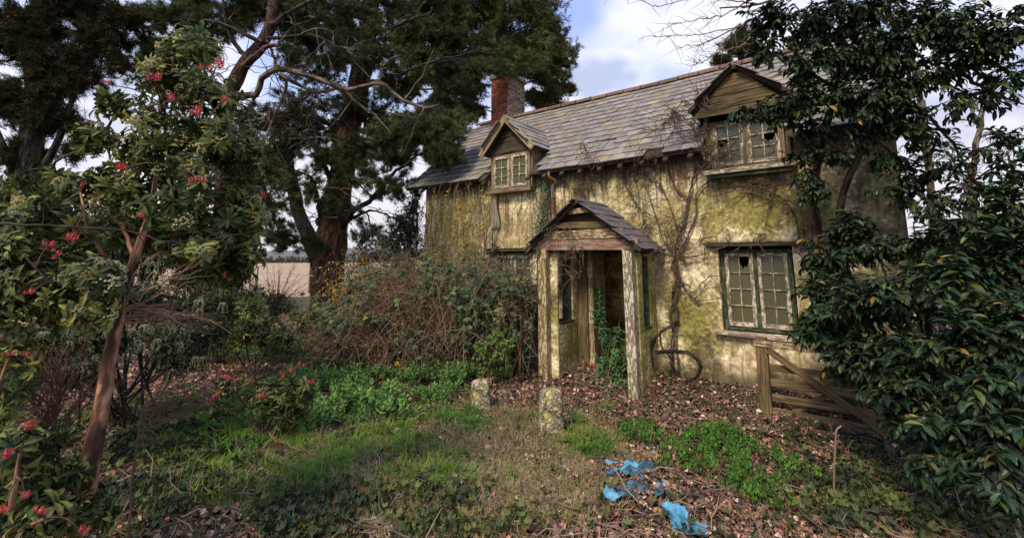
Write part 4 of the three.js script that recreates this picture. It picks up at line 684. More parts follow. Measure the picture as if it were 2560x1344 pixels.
{
  seedTo(3001);
  const base = groundAt(onGround(186, 1345)), T = [[215, 1200, 62, 2.72], [255, 1010, 46, 2.75], [276, 880, 42, 2.8], [302, 760, 36, 2.85], [332, 660, 32, 2.92], [355, 590, 26, 2.95], [380, 500, 18, 3], [390, 430, 16, 3.02], [393, 330, 14, 3.05], [405, 230, 9, 3.1]];
  const t = new Plant('evergreen_shrub', 'tall shrub with smooth leaning pinkish trunk, whorled leaves and red shoots, left foreground', 'shrub', base);
  { const pts = [base.clone().add(V(0, -0.06, 0)), ...T.map(([x, y, , d]) => at(x, y, d))], c = new THREE.CatmullRomCurve3(pts), n = 70, p = c.getPoints(n), w = [70, ...T.map((q) => q[2])], b = new MB(); b.tube(p, p.map((_, k) => { const f = k / n * (w.length - 1), i = Math.min(w.length - 2, Math.floor(f)); return lerp(w[i], w[i + 1], f - i) / 2 * 1.95 / FOCAL; }), 14, null, 0.35); b.build('trunk', M.barkPink, t.o); p.forEach((q, k) => k > 26 && t.skel.push(q)); }
  const B = (pts, r, mat = M.barkPink) => t.limb(pts.map(([x, y, d]) => at(x, y, d)), r, r * 0.4, { n: 18, mat, seg: 6, wob: 0.008 });
  B([[315, 720, 2.87], [260, 640, 2.8], [215, 560, 2.75], [200, 480, 2.8]], 0.016); B([[335, 650, 2.92], [300, 540, 3.0], [280, 440, 3.05], [262, 330, 3.1]], 0.014); B([[370, 540, 3], [440, 480, 3.1], [520, 430, 3.2], [560, 330, 3.3]], 0.014); B([[390, 430, 3.02], [420, 410, 3.0], [470, 400, 3.1], [500, 330, 3.15]], 0.01, M.barkDark); B([[350, 600, 2.95], [430, 580, 3.1], [540, 560, 3.3], [590, 500, 3.4]], 0.014, M.barkDark); B([[393, 330, 3.05], [430, 220, 3.15], [470, 140, 3.2]], 0.008); B([[400, 270, 3.1], [500, 195, 3.2], [530, 190, 3.2]], 0.006, M.barkGray); B([[290, 800, 2.85], [220, 740, 2.7], [120, 700, 2.6], [60, 640, 2.6]], 0.014, M.barkDark);
  const E = (x, y, rx, ry, n, d = 3.05, o = {}) => { const [c, r] = ell(x, y, rx, ry, d, 1); t.clump(c, r, n * 1.25, pierisFn(o), { r: 0.007, mat: M.vine, core: 0.6 }); };
  for (const e of [[480, 120, 80, 45, 14], [440, 220, 110, 60, 26], [540, 270, 90, 80, 26, 3.2], [300, 258, 70, 26, 12], [230, 345, 55, 30, 12], [340, 380, 70, 50, 18], [450, 400, 90, 60, 26], [570, 390, 90, 90, 34, 3.3], [400, 320, 80, 50, 16], [250, 470, 110, 50, 24], [400, 520, 130, 60, 34], [560, 540, 100, 80, 36, 3.3], [120, 540, 120, 60, 30, 2.9], [200, 600, 120, 60, 30], [450, 620, 110, 60, 30, 3.2], [590, 640, 70, 70, 24, 3.5], [60, 640, 80, 60, 24, 2.7], [80, 720, 110, 70, 34, 2.7], [210, 720, 80, 60, 22, 2.7], [240, 690, 60, 40, 14, 2.6, { cream: 0.6 }], [150, 770, 120, 40, 24, 2.9], [540, 690, 90, 50, 26, 3.5], [440, 160, 90, 50, 14, 3.2], [600, 470, 60, 60, 22, 3.5], [330, 450, 90, 40, 18], [480, 480, 80, 40, 20], [360, 590, 90, 40, 22, 3.15], [30, 760, 60, 70, 20, 2.6], [520, 340, 80, 40, 18, 3.1], [220, 780, 60, 40, 12, 2.6, { cream: 0.7 }], [610, 560, 50, 60, 18, 3.6], [100, 460, 90, 40, 14, 3.2], [510, 620, 60, 40, 16, 3.1, { cream: 0.6 }]]) E(...e);
  reds(t, [[545, 165, 1.3, 3.1], [520, 178, 1, 3.1], [395, 200, 1], [375, 195, 0.8], [427, 250, 1], [495, 285, 1.1], [562, 248, 0.8], [300, 425, 1.1], [500, 455, 0.9], [480, 458, 0.7], [655, 492, 0.8, 3.5], [350, 545, 0.7], [180, 602, 1.1, 2.7], [120, 615, 0.8, 2.7], [75, 735, 0.7, 2.6], [270, 212, 0.6], [205, 465, 0.6], [555, 690, 0.6, 3.4], [140, 640, 0.7, 2.7]], 3.0);
  t.finish(PIERIS);
}
{
  seedTo(3101);
  const base = groundAt(onGround(30, 1380)), t = new Plant('evergreen_shrub', 'low leafy shrub with crimson shoots in the bottom left corner', 'shrub', base);
  t.limb([base, at(30, 1250, 2.3), at(50, 1130, 2.3)], 0.02, 0.008, { mat: M.barkPink }); t.limb([base, at(-20, 1200, 2.3), at(-10, 1000, 2.4), at(30, 860, 2.5)], 0.018, 0.006, { mat: M.barkPink }); t.limb([base, at(100, 1300, 2.3), at(170, 1280, 2.4)], 0.014, 0.006, { mat: M.barkPink });
  for (const [x, y, rx, ry, n, d = 2.4] of [[40, 1120, 70, 50, 20], [30, 1250, 80, 60, 24], [120, 1290, 80, 50, 20], [140, 1190, 70, 50, 18, 2.6], [40, 900, 60, 60, 14, 2.7], [20, 1000, 60, 60, 14, 2.7], [220, 1290, 80, 50, 18, 2.5], [110, 1110, 60, 40, 14, 2.6]]) { const [c, r] = ell(x, y, rx, ry, d, 0.8); t.clump(c, r, n, pierisFn({ cream: 0.05 }), { r: 0.006, mat: M.vine }); }
  reds(t, [[68, 1075, 0.9], [18, 1145, 0.95, 2.2], [62, 1245, 0.7], [90, 1285, 0.7], [20, 890, 0.5, 2.6], [60, 890, 0.5, 2.6], [205, 1330, 0.7], [5, 1280, 0.8, 2.2]], 2.3);
  t.finish({ ...PIERIS, leaf: [pierisLeaf, M.leaf, 'leaf', 200] });
}
{
  seedTo(3201);
  const base = groundAt(at(660, 1060, 5)), t = new Plant('evergreen_shrub', 'small shrub with red flower like shoots in the grass, middle left', 'shrub', base), d = 5;
  for (const [x, y] of [[600, 960], [660, 980], [730, 960], [560, 950], [700, 1030], [760, 1000]]) t.limb([base, base.clone().lerp(at(x, y, d), 0.5).add(V(0, 0.05, 0)), at(x, y, d)], 0.012, 0.005, { mat: M.barkDark, n: 12 });
  for (const [x, y, rx, ry, n] of [[690, 980, 70, 40, 26], [640, 1010, 60, 40, 18], [730, 1020, 50, 45, 22], [590, 960, 60, 25, 12], [540, 1030, 30, 25, 8], [760, 970, 40, 30, 12], [700, 1060, 50, 30, 12]]) { const [c, r] = ell(x, y, rx, ry, d, 0.9); t.clump(c, r, n, pierisFn({ cream: 0.04 }), { r: 0.005, mat: M.vine }); }
  reds(t, [[570, 948, 1.1], [622, 955, 0.9], [720, 930, 1.1], [745, 915, 1], [700, 935, 0.9], [655, 995, 1.2], [525, 1003, 1.1], [780, 960, 0.9], [545, 990, 0.8], [690, 1110, 0.8]], d);
  t.finish({ ...PIERIS, leaf: [pierisLeaf, M.leaf, 'leaf', 220] });
}
{
  seedTo(3301);
  const base = groundAt(at(640, 850, 7.4)), t = new Plant('evergreen_shrub', 'dark evergreen shrub with one orange red shoot, behind the small red tipped shrub', 'shrub', base), d = 7.4;
  for (const [x, y] of [[600, 780], [650, 800], [700, 790], [560, 830]]) t.limb([base, base.clone().lerp(at(x, y, d), 0.5), at(x, y, d)], 0.016, 0.006, { mat: M.barkDark, n: 12 });
  for (const [x, y, rx, ry, n] of [[640, 830, 80, 50, 80], [580, 800, 80, 60, 70], [720, 860, 80, 40, 50], [560, 870, 80, 40, 44], [770, 800, 50, 36, 24], [690, 840, 50, 40, 24], [540, 760, 80, 50, 30], [620, 760, 50, 40, 20]]) { const [c, r] = ell(x, y, rx, ry, d, 0.8); t.clump(c, r, n, pierisFn({ cream: 0.08 }), { r: 0.006, mat: M.vine }); }
  reds(t, [[705, 792, 1.2], [600, 905, 0.6]], d);
  t.finish({ ...PIERIS, leaf: [pierisLeaf, M.leaf, 'leaf', 120] });
}
// dense dark shrubs closing the view behind the red tipped shrub
{
  for (const [label, bx, by, list, sd, col] of [
    ['dark evergreen thicket behind the leaning trunk, at mid height on the left', 330, 900, [[120, 640, 130, 70, 60, 5.2], [250, 620, 110, 80, 60, 5.4], [380, 640, 100, 80, 60, 5.6], [480, 680, 90, 70, 50, 5.6], [200, 740, 130, 70, 60, 5], [360, 750, 110, 70, 56, 5.2], [480, 770, 90, 60, 40, 5.4], [60, 760, 110, 80, 50, 4.8], [560, 640, 60, 70, 30, 5.8], [300, 540, 100, 50, 36, 5.6], [120, 540, 100, 50, 30, 5.4], [440, 580, 90, 50, 30, 5.8], [100, 860, 120, 60, 44, 4.4], [260, 850, 120, 50, 40, 4.6], [400, 850, 90, 50, 30, 4.8], [520, 850, 80, 50, 30, 6.2], [440, 900, 90, 40, 24, 5.4], [60, 940, 90, 50, 26, 3.9], [200, 930, 100, 40, 24, 4.2], [560, 760, 70, 50, 30, 6.6]], 3501, [0.055, 0.075, 0.03]],
    ['lighter leafed evergreen bush at the field edge left of the pine', 560, 800, [[540, 600, 60, 60, 34, 8.8], [590, 690, 60, 60, 50, 8.6], [540, 720, 70, 60, 50, 8.6], [630, 740, 50, 40, 34, 8.4], [500, 660, 80, 60, 40, 9], [600, 780, 70, 40, 40, 8], [700, 770, 60, 24, 20, 9], [690, 745, 40, 20, 12, 9.6]], 3502, [0.075, 0.105, 0.04]]]) {
    seedTo(sd); const base = groundAt(at(bx, by, list[2][5])), t = new Plant('evergreen_thicket', label, 'thicket', base);
    for (const [x, y, , , , d] of list) t.limb([base.clone().add(V(0.5 * gauss(), -0.05, 0.3 * gauss())), base.clone().lerp(at(x, y, d), 0.55).add(V(0.1 * gauss(), 0.05, 0.1 * gauss())), at(x, y, d)], 0.018, 0.007, { mat: M.barkDark, n: 14, seg: 5, wob: 0.012 });
    const fn = (pl, pts, L, tone) => { const tt = tone * rr(0.6, 1.5); for (let k = 0; k < 9; k++) pl.leaf('leaf', pts[1 + Math.floor(rnd() * 4)].clone().add(sphereDir().multiplyScalar(0.07)), sphereDir().add(V(0, 0.15, 0)), V(0.3 * gauss(), 1, 0.3 * gauss()), rr(0.55, 1), vary(col, tt, 0.3)); if (rnd() < 0.12) pl.leaf('cream', pts[4], V(0, 1, 0), sphereDir(), rr(0.9, 1.6), vary([0.4, 0.4, 0.22], 1, 0.2)); };
    for (const [x, y, rx, ry, n, d] of list) { const [c, r] = ell(x, y, rx, ry, d, 0.8); t.clump(c, r, n * 2.4, fn, { r: 0.006, mat: M.barkDark }); }
    t.finish({ leaf: [pierisLeaf, M.leaf, 'leaves'], cream: [cream, M.leaf, 'flower_sprays'] });
  }
}
{ // a line of far trees and hedge beyond the field
  seedTo(460); const list = [], blob = leafShape(1.2, 1.0, { rows: [[0, 0.3], [0.5, 1], [1, 0.2]] });
  for (let k = 0; k < 5200; k++) { const az = rr(-1.25, -0.1), r = 215 + 12 * rnd(), top = 1.2 + 3.4 * Math.pow(fbm(az * 22 + 5, 1, 4, 0, 461), 1.6), p = V(AHEAD.x * r * Math.cos(az) + RIGHT.x * r * Math.sin(az), GL + top * rnd(), AHEAD.z * r * Math.cos(az) + RIGHT.z * r * Math.sin(az)); list.push({ m: pose(p, sphereDir(), sphereDir(), rr(0.6, 1.2)), c: vary([0.1, 0.1, 0.075], 1, 0.25) }); }
  dress(copies(scene, 'far_hedgerow', blob, M.leaf, list), 'grey green line of hedges far beyond the field', 'hedgerow');
}
// dead twig fans round the leaning trunk
function twigFan(label, x, y, d, spots, n, mat, spread, seedN) {
  seedTo(seedN); const base = at(x, y, d), b = new MB();
  const root = groundAt(base);
  const o = thing('dead_twigs', label, 'twigs', [root.x, root.y, root.z]);
  const st = spline(spread < 50 && mat === M.twigPale ? [base.clone().add(V(-0.05, -0.16, 0)), base, base.clone().add(V(0.02, 0.14, 0))] : [root, root.clone().lerp(base, 0.6).add(V(0.04, 0, 0.03)), base], 12, 0.006), sb = new MB(); sb.tube(st, st.map((_, k) => lerp(0.009, 0.006, k / 12)), 6); sb.build('stem', mat, o);
  for (let k = 0; k < n; k++) {
    const [ex, ey, ed] = spots[k % spots.length], e = at(ex + spread * gauss(), ey + spread * 0.6 * gauss(), ed + 0.15 * gauss()), s = st[8 + Math.floor(rnd() * 5)].clone(), m = s.clone().lerp(e, 0.5).add(V(gauss() * 0.05, 0.03 + gauss() * 0.04, gauss() * 0.05)), p = spline([s, m, e], 14, 0.011);
    b.tube(p, p.map((_, q) => lerp(0.0046, 0.0015, q / 14)), 4);
    for (let j = 0; j < 3; j++) { const q = p[4 + Math.floor(rnd() * 9)], f = q.clone().add(V().subVectors(e, s).normalize().multiplyScalar(rr(0.06, 0.18))).add(sphereDir().multiplyScalar(0.07)); b.tube([q, q.clone().lerp(f, 0.5).add(sphereDir().multiplyScalar(0.01)), f], [0.003, 0.002, 0.0012], 3); }
  }
  b.build('twigs', mat, o, 'stuff');
}
twigFan('fan of pale dead twigs right of the leaning trunk', 302, 800, 2.83, [[540, 640, 3.2], [500, 690, 3.1], [450, 760, 3], [530, 790, 3.1], [420, 640, 3]], 10, M.twigPale, 48, 3401);
twigFan('bristly reddish brush of dead twigs beside the leaning trunk at mid height', 300, 830, 2.84, [[540, 800, 3.5], [500, 820, 3.5], [470, 780, 3.5]], 16, M.twigPale, 36, 3402);
twigFan('bare grey brown scrub before the field, left of the pine trunk', 690, 770, 9.5, [[640, 690, 9.4], [700, 670, 9.6], [750, 690, 9.6], [600, 710, 9.2], [720, 720, 9.4], [660, 730, 9.3]], 90, M.twigRed, 50, 3405);
twigFan('dark reddish tangle of dead twigs left of the leaning trunk', 150, 1000, 2.9, [[20, 960, 2.8], [90, 880, 2.9], [240, 930, 3], [60, 1040, 2.7], [200, 860, 3.1], [10, 860, 2.8]], 60, M.twigRed, 60, 3403);
twigFan('dark twigs arching low over the leaves, right of the leaning trunk', 360, 1010, 3.2, [[440, 960, 3.4], [480, 1010, 3.3], [400, 1060, 3.2], [520, 960, 3.5]], 26, M.twigRed, 40, 3404);
{
  seedTo(3410); const b = new MB(), p = spline([at(-60, 556, 2.2), at(100, 562, 2.25), at(210, 568, 2.3), at(330, 578, 2.35), at(400, 600, 2.4), at(520, 598, 2.5), at(650, 575, 2.6)], 40, 0.004); b.tube(p, p.map((_, k) => lerp(0.007, 0.002, k / 40)), 5);
  for (let k = 0; k < 14; k++) { const q = p[3 + Math.floor(rnd() * 34)], e = q.clone().add(V(gauss() * 0.08, rr(-0.12, 0.14), gauss() * 0.06)); b.tube([q, q.clone().lerp(e, 0.5).add(sphereDir().multiplyScalar(0.01)), e], [0.003, 0.002, 0.001], 3); }
  dress(b.build('bare_branch', M.barkDark), 'long thin bare branch crossing in front of the shrub from the left edge', 'branch');
}

// ---------------------------------------------------------------- laurels on the right
const laurelFn = (o = {}) => (pl, pts, L, tone, v) => {
  const n = o.n ?? 8, d = V().subVectors(pts[4], pts[0]).normalize(), side = V().crossVectors(d, UP).normalize(), t = tone * rr(0.7, 1.3);
  for (let k = 0; k < n; k++) { const f = 0.25 + 0.78 * k / n, q = pts[Math.min(4, Math.round(f * 4))].clone().lerp(pts[Math.min(4, Math.round(f * 4) + 1)], rnd()), l = side.clone().multiplyScalar(k % 2 ? 1 : -1).addScaledVector(d, rr(0.4, 1.2)).addScaledVector(UP, -(o.hang ?? 0.35) * rnd()).add(sphereDir().multiplyScalar(0.45)); pl.leaf('leaf', q, l, UP.clone().add(sphereDir().multiplyScalar(0.5)), rr(0.5, 1.15) * (o.s ?? 1), vary(rnd() < 0.12 ? [0.075, 0.1, 0.025] : rnd() < 0.02 ? [0.2, 0.13, 0.03] : [0.023, 0.046, 0.02], t, 0.35)); }
};
{
  seedTo(4001);
  const base = groundAt(onGround(2330, 1120)), t = new Plant('laurel_bush', 'big glossy dark green laurel bush right of the window, covering the gate', 'bush', base);
  for (const [x, y, d] of [[2100, 720, 4.4], [2200, 640, 4.6], [2350, 620, 4.2], [2450, 700, 3.6], [2200, 860, 4], [2520, 560, 4], [2060, 820, 4.7], [2300, 900, 3.6], [2420, 880, 3.4]]) t.limb([base.clone().add(V(0.15 * gauss(), -0.05, 0.15 * gauss())), base.clone().lerp(at(x, y, d), 0.5).add(V(0.1 * gauss(), 0.15, 0.1 * gauss())), at(x, y, d)], 0.026, 0.009, { mat: M.barkDark, n: 16, wob: 0.01 });
  for (const [x, y, rx, ry, n, d = 4.2] of [[2080, 640, 90, 60, 40, 5], [2180, 610, 120, 60, 50, 4.8], [2320, 600, 120, 60, 46, 4.5], [2060, 730, 80, 60, 40, 4.8], [2150, 760, 130, 80, 64, 4.4], [2060, 830, 80, 40, 30, 4.7], [2040, 800, 50, 40, 18, 4.8], [2290, 740, 140, 90, 70, 4], [2420, 700, 120, 100, 64, 3.6], [2520, 640, 80, 100, 40, 3.5], [2170, 880, 100, 60, 44, 4.2], [2300, 880, 130, 70, 60, 3.7], [2430, 850, 120, 90, 56, 3.3], [2540, 820, 60, 110, 34, 3.2], [2210, 960, 80, 40, 26, 4], [2340, 980, 140, 70, 54, 3.5], [2480, 990, 120, 80, 44, 3.1], [2400, 1090, 160, 60, 44, 3.2], [2530, 1120, 80, 90, 26, 2.9], [2120, 560, 60, 40, 20, 5.1], [2430, 560, 110, 60, 40, 4.2], [2530, 500, 60, 60, 24, 4], [2300, 1060, 80, 50, 24, 3.7], [2100, 920, 50, 36, 12, 4.5], [2470, 1180, 150, 70, 50, 3], [2540, 1260, 90, 80, 34, 2.8], [2380, 1180, 110, 60, 30, 3.2], [2250, 1000, 70, 40, 20, 3.9], [2560, 960, 60, 100, 30, 3]]) { const [c, r] = ell(x, y, rx, ry, d, 0.9); t.clump(c, r, n * 1.9, laurelFn({ s: 0.9 }), { r: 0.008, core: 0.4 }); }
  t.finish({ leaf: [laurelLeaf, M.gloss, 'leaf', 300] });
}
{
  seedTo(4101);
  const base = groundAt(at(2230, 950, 5.2)), t = new Plant('laurel_tree', 'dark laurel tree with reddish bare stem overhanging the right end of the roof', 'tree', base), p = (x, y, d) => at(x, y, d);
  t.limb([base.clone().add(V(0, -0.05, 0)), at(2150, 800, 5.35), at(2062, 680, 5.5), at(2046, 620, 5.5), at(2040, 560, 5.5), at(2035, 470, 5.5), at(2050, 380, 5.4), at(2080, 260, 5.3), at(2100, 120, 5.2), at(2110, -60, 5.2)], 0.075, 0.03, { n: 40, mat: M.barkRed, seg: 9, name: 'trunk' });
  t.limb([base.clone().add(V(0.1, -0.05, 0)), at(2160, 780, 5.3), at(2100, 620, 5.4), at(2110, 480, 5.3), at(2180, 330, 5), at(2260, 180, 4.8), at(2320, 0, 4.7)], 0.055, 0.02, { n: 30, mat: M.barkDark, seg: 8, name: 'stem' });
  for (const [pts, r] of [[[[2050, 380, 5.4], [2000, 320, 5.2], [1940, 290, 5.1], [1850, 290, 5]], 0.02], [[[2090, 220, 5.3], [2010, 170, 5.2], [1930, 130, 5.2], [1860, 100, 5.2]], 0.022], [[[2260, 180, 4.8], [2380, 130, 4.6], [2500, 170, 4.4], [2600, 240, 4.3]], 0.03], [[[2400, 180, 4.5], [2480, 230, 4.4], [2570, 260, 4.4]], 0.022], [[[2230, 230, 4.9], [2330, 300, 4.7], [2420, 420, 4.6], [2480, 520, 4.5]], 0.022], [[[2100, 120, 5.2], [2040, 50, 5.1], [1980, 10, 5]], 0.02], [[[2180, 330, 5], [2240, 400, 4.9], [2300, 480, 4.8]], 0.02], [[[2100, 160, 5.2], [2180, 60, 5], [2220, -40, 5]], 0.02]]) t.limb(pts.map((q) => p(...q)), r, r * 0.3, { n: 18, mat: M.barkDark, seg: 6, wob: 0.015 });
  const E = (x, y, rx, ry, n, d = 5, o = { hang: 0.9, s: 0.76, n: 9 }) => { const [c, r] = ell(x, y, rx, ry, d, 0.9); t.clump(c, r, n * (x > 2270 ? 1.25 : 1.6), laurelFn(o), { r: 0.008, core: 0.5 }); };
  for (const e of [[1980, 60, 100, 60, 50], [2080, 60, 100, 70, 60], [1930, 120, 60, 50, 26], [2030, 160, 100, 60, 56], [2150, 130, 100, 80, 70, 4.9], [1990, 240, 80, 50, 36], [1880, 285, 70, 22, 16, 5.1], [1960, 300, 60, 25, 18, 5.1], [2090, 250, 100, 60, 64], [2060, 320, 80, 30, 24, 5.1], [2200, 240, 100, 80, 64, 4.8], [2250, 90, 110, 90, 74, 4.7], [2170, 330, 80, 30, 22], [2110, 385, 100, 24, 16, 5.2], [2210, 400, 60, 30, 14], [2360, 60, 100, 70, 64, 4.5], [2320, 190, 90, 70, 50, 4.6], [2440, 130, 100, 70, 54, 4.4], [2530, 60, 80, 80, 50, 4.2], [2520, 200, 70, 60, 34, 4.3], [2300, 330, 80, 50, 30, 4.7], [2420, 260, 80, 50, 26, 4.5], [2380, 400, 80, 60, 22, 4.6], [2500, 360, 80, 50, 22, 4.4], [2440, 480, 80, 60, 24, 4.5], [2540, 420, 50, 70, 20, 4.3], [2340, 520, 80, 50, 22, 4.7], [2040, 490, 40, 36, 14, 5.3], [2020, 440, 50, 30, 12, 5.3], [2240, 480, 70, 50, 24, 4.9], [1900, 40, 60, 40, 14, 5.1], [2160, 20, 90, 50, 50, 4.8], [2290, 440, 50, 40, 18], [2010, 390, 50, 30, 14, 5.2], [2200, 160, 70, 50, 40], [2260, 300, 60, 50, 30, 4.8]]) E(...e);
  t.finish({ leaf: [laurelLeaf, M.gloss, 'leaf', 300] });
}
// bare trees and a tangled hedge beyond the right end of the house
function bareTree(label, base, pts, r0, tips, n, seedN, group) {
  seedTo(seedN); const t = new Plant('bare_tree', label, 'tree', base, group);
  t.limb([base.clone().add(V(0, -0.1, 0)), ...pts], r0, r0 * 0.4, { n: 24, mat: M.barkGray, seg: 8, name: 'trunk', wob: 0.02 });
  for (const [x, y, d] of tips) {
    const e = at(x, y, d), s = t.nearest(e), L = s.distanceTo(e), p = t.limb([s, s.clone().lerp(e, 0.4).add(V(0.08 * L * gauss(), 0.1 * L, 0.08 * L * gauss())), e], r0 * 0.32, r0 * 0.08, { n: 16, mat: M.barkGray, seg: 5, wob: 0.02 * L });
    for (let k = 0; k < n; k++) { const q = p[3 + Math.floor(rnd() * 13)], f = q.clone().addScaledVector(V().subVectors(e, s).normalize(), rr(0.1, 0.35) * L).add(sphereDir().multiplyScalar(0.22 * L)); const tw = t.twig([q, q.clone().lerp(f, 0.5).add(sphereDir().multiplyScalar(0.03 * L)), f], r0 * 0.07, r0 * 0.03, { n: 6, mat: M.barkGray, wob: 0.012 * L }); for (let j = 0; j < 2; j++) { const w = tw[2 + Math.floor(rnd() * 4)], g = w.clone().add(sphereDir().multiplyScalar(0.12 * L)); t.twig([w, w.clone().lerp(g, 0.5), g], r0 * 0.035, r0 * 0.02, { n: 2, mat: M.barkGray }); } }
  }
  t.finish({});
}
{
  const g = (x, d) => { const p = at(x, 690, d); p.y = gh(p.x, p.z); return p; };
  bareTree('leafless tree far right whose grey twigs fill the gap below the laurel tree', g(2420, 9), [at(2420, 520, 9), at(2440, 380, 9), at(2470, 200, 9)], 0.09, [[2330, 420, 9], [2380, 300, 9], [2520, 380, 9], [2560, 460, 9], [2340, 560, 9], [2500, 560, 9], [2300, 480, 9], [2450, 300, 9], [2600, 330, 9], [2280, 380, 9], [2540, 260, 9]], 13, 4201);
  bareTree('leafless tree behind the right gable of the cottage', g(2330, 12.5), [at(2330, 540, 12.5), at(2325, 400, 12.5), at(2310, 250, 12.5)], 0.1, [[2280, 400, 12], [2370, 360, 12], [2400, 480, 12], [2300, 520, 12.5], [2260, 300, 12.5], [2360, 540, 12], [2440, 420, 12]], 12, 4202);
  seedTo(4203); const t = new Plant('bare_tree', 'slender bare twigs spreading over the sky above the roof ridge', 'tree', g(2330, 6.6));
  t.limb([g(2330, 6.6), at(2320, 400, 6.5), at(2280, 150, 6.4), at(2180, -40, 6.3)], 0.05, 0.03, { n: 24, mat: M.barkGray, name: 'trunk' });
  t.limb([at(2180, -40, 6.3), at(2000, -30, 6.1), at(1900, 10, 6), at(1800, 20, 6)], 0.025, 0.01, { n: 20, mat: M.barkGray });
  for (const L of [[[1960, 0], [1860, 60], [1760, 85], [1700, 88], [1610, 92]], [[1900, 10], [1820, 0], [1740, -8], [1640, 15], [1560, -20]], [[1850, 65], [1760, 108], [1690, 118]], [[1880, 0], [1800, 40], [1720, 52], [1660, 70]], [[1960, 0], [1800, -30], [1560, -30], [1430, 0], [1400, 25]], [[1830, 80], [1780, 140], [1730, 165]], [[1920, 30], [1860, 110], [1790, 130]]]) {
    const p = t.limb(L.map(([x, y], k) => at(x, y, 6 - 0.05 * k)), 0.011, 0.003, { n: 22, mat: M.twigPale, seg: 5, wob: 0.012 });
    for (let k = 0; k < 26; k++) { const q = p[3 + Math.floor(rnd() * 20)], e = q.clone().add(sphereDir().multiplyScalar(rr(0.06, 0.3))).addScaledVector(RIGHT, -0.08); t.twig([q, q.clone().lerp(e, 0.5).add(sphereDir().multiplyScalar(0.02)), e], 0.004, 0.0016, { n: 5, mat: M.twigPale, wob: 0.008 }); }
  }
  t.finish({});
  seedTo(4210); const h = new Plant('hedge', 'tangled olive brown hedge at the far right behind the laurel bush', 'hedge', g(2450, 8));
  for (let k = 0; k < 9; k++) h.limb([g(2280 + 50 * k, 8.2), at(2285 + 50 * k, 560 + 30 * gauss(), 8.2)], 0.02, 0.01, { mat: M.barkGray, n: 6 });
  const fn = (pl, pts, L, tone) => { for (let k = 0; k < 10; k++) pl.leaf('leaf', pts[Math.floor(rnd() * 5)].clone().add(sphereDir().multiplyScalar(0.08)), sphereDir(), sphereDir(), rr(0.7, 1.4), vary(rnd() < 0.5 ? [0.13, 0.105, 0.06] : [0.08, 0.085, 0.04], tone)); };
  for (const [x, y, rx, ry, n] of [[2330, 650, 70, 60, 70], [2420, 640, 80, 70, 80], [2510, 630, 80, 80, 80], [2560, 680, 60, 80, 60], [2380, 740, 80, 60, 60], [2490, 740, 90, 60, 60], [2480, 560, 90, 50, 50], [2300, 740, 50, 60, 40]]) { const [c, r] = ell(x, y, rx, ry, 8.2, 0.8); h.clump(c, r, n, fn, { mat: M.barkGray, r: 0.01 }); }
  h.finish({ leaf: [smallLeaf, M.leaf, 'leaves'] });
}

// ---------------------------------------------------------------- climbers and vines on the cottage
const onWall = (x, y, off = 0.04) => { const p = onZ(x, y, WALL + off); p.z = wallZ(p.x, p.y) + off; return p; };
function creeper(label, lines, { mat = M.vine, name = 'climbing_vine', twigN = 0, twigL = 0.4, seedN = 1, bias = V(0, 0.2, 0), leafN = 0, leafC, pull = 0.05 } = {}) {
  seedTo(seedN); const base = groundAt(lines[0][0][0].clone()), t = new Plant(name, label, 'vine', base);
  for (const [pts, r0, r1] of lines) t.limb(pts, r0, r1, { n: Math.max(14, pts.length * 7), mat, seg: 6, wob: 0.008, name: 'stem', rough: 0.5 });
  for (let k = 0; k < twigN; k++) { const s = t.skel[Math.floor(rnd() * t.skel.length)], e = s.clone().add(V(gauss(), gauss() * 0.9, gauss() * 0.15).add(bias).multiplyScalar(twigL * rr(0.4, 1.3))); if (e.z < WALL + 0.03 && e.y < 3.35) e.z = WALL + 0.04 + pull * rnd(); const p = t.twig([s, s.clone().lerp(e, 0.5).add(V(gauss() * 0.05, gauss() * 0.05, 0.03 * rnd())), e], 0.0065, 0.0025, { n: 8, mat, wob: 0.012, skel: rnd() < 0.4, seg: 4 }); for (let j = 0; j < leafN; j++) t.leaf('leaf', p[Math.floor(rnd() * 8)].clone(), sphereDir().add(V(0, -0.5, 0.4)), V(0, 0.2, 1), rr(0.6, 1.3), vary(leafC, 1, 0.35)); }
  t.finish({ leaf: [smallLeaf, M.leaf, 'leaves'] });
}
const W2 = (list, off) => list.map(([x, y, o]) => onWall(x, y, o ?? off));
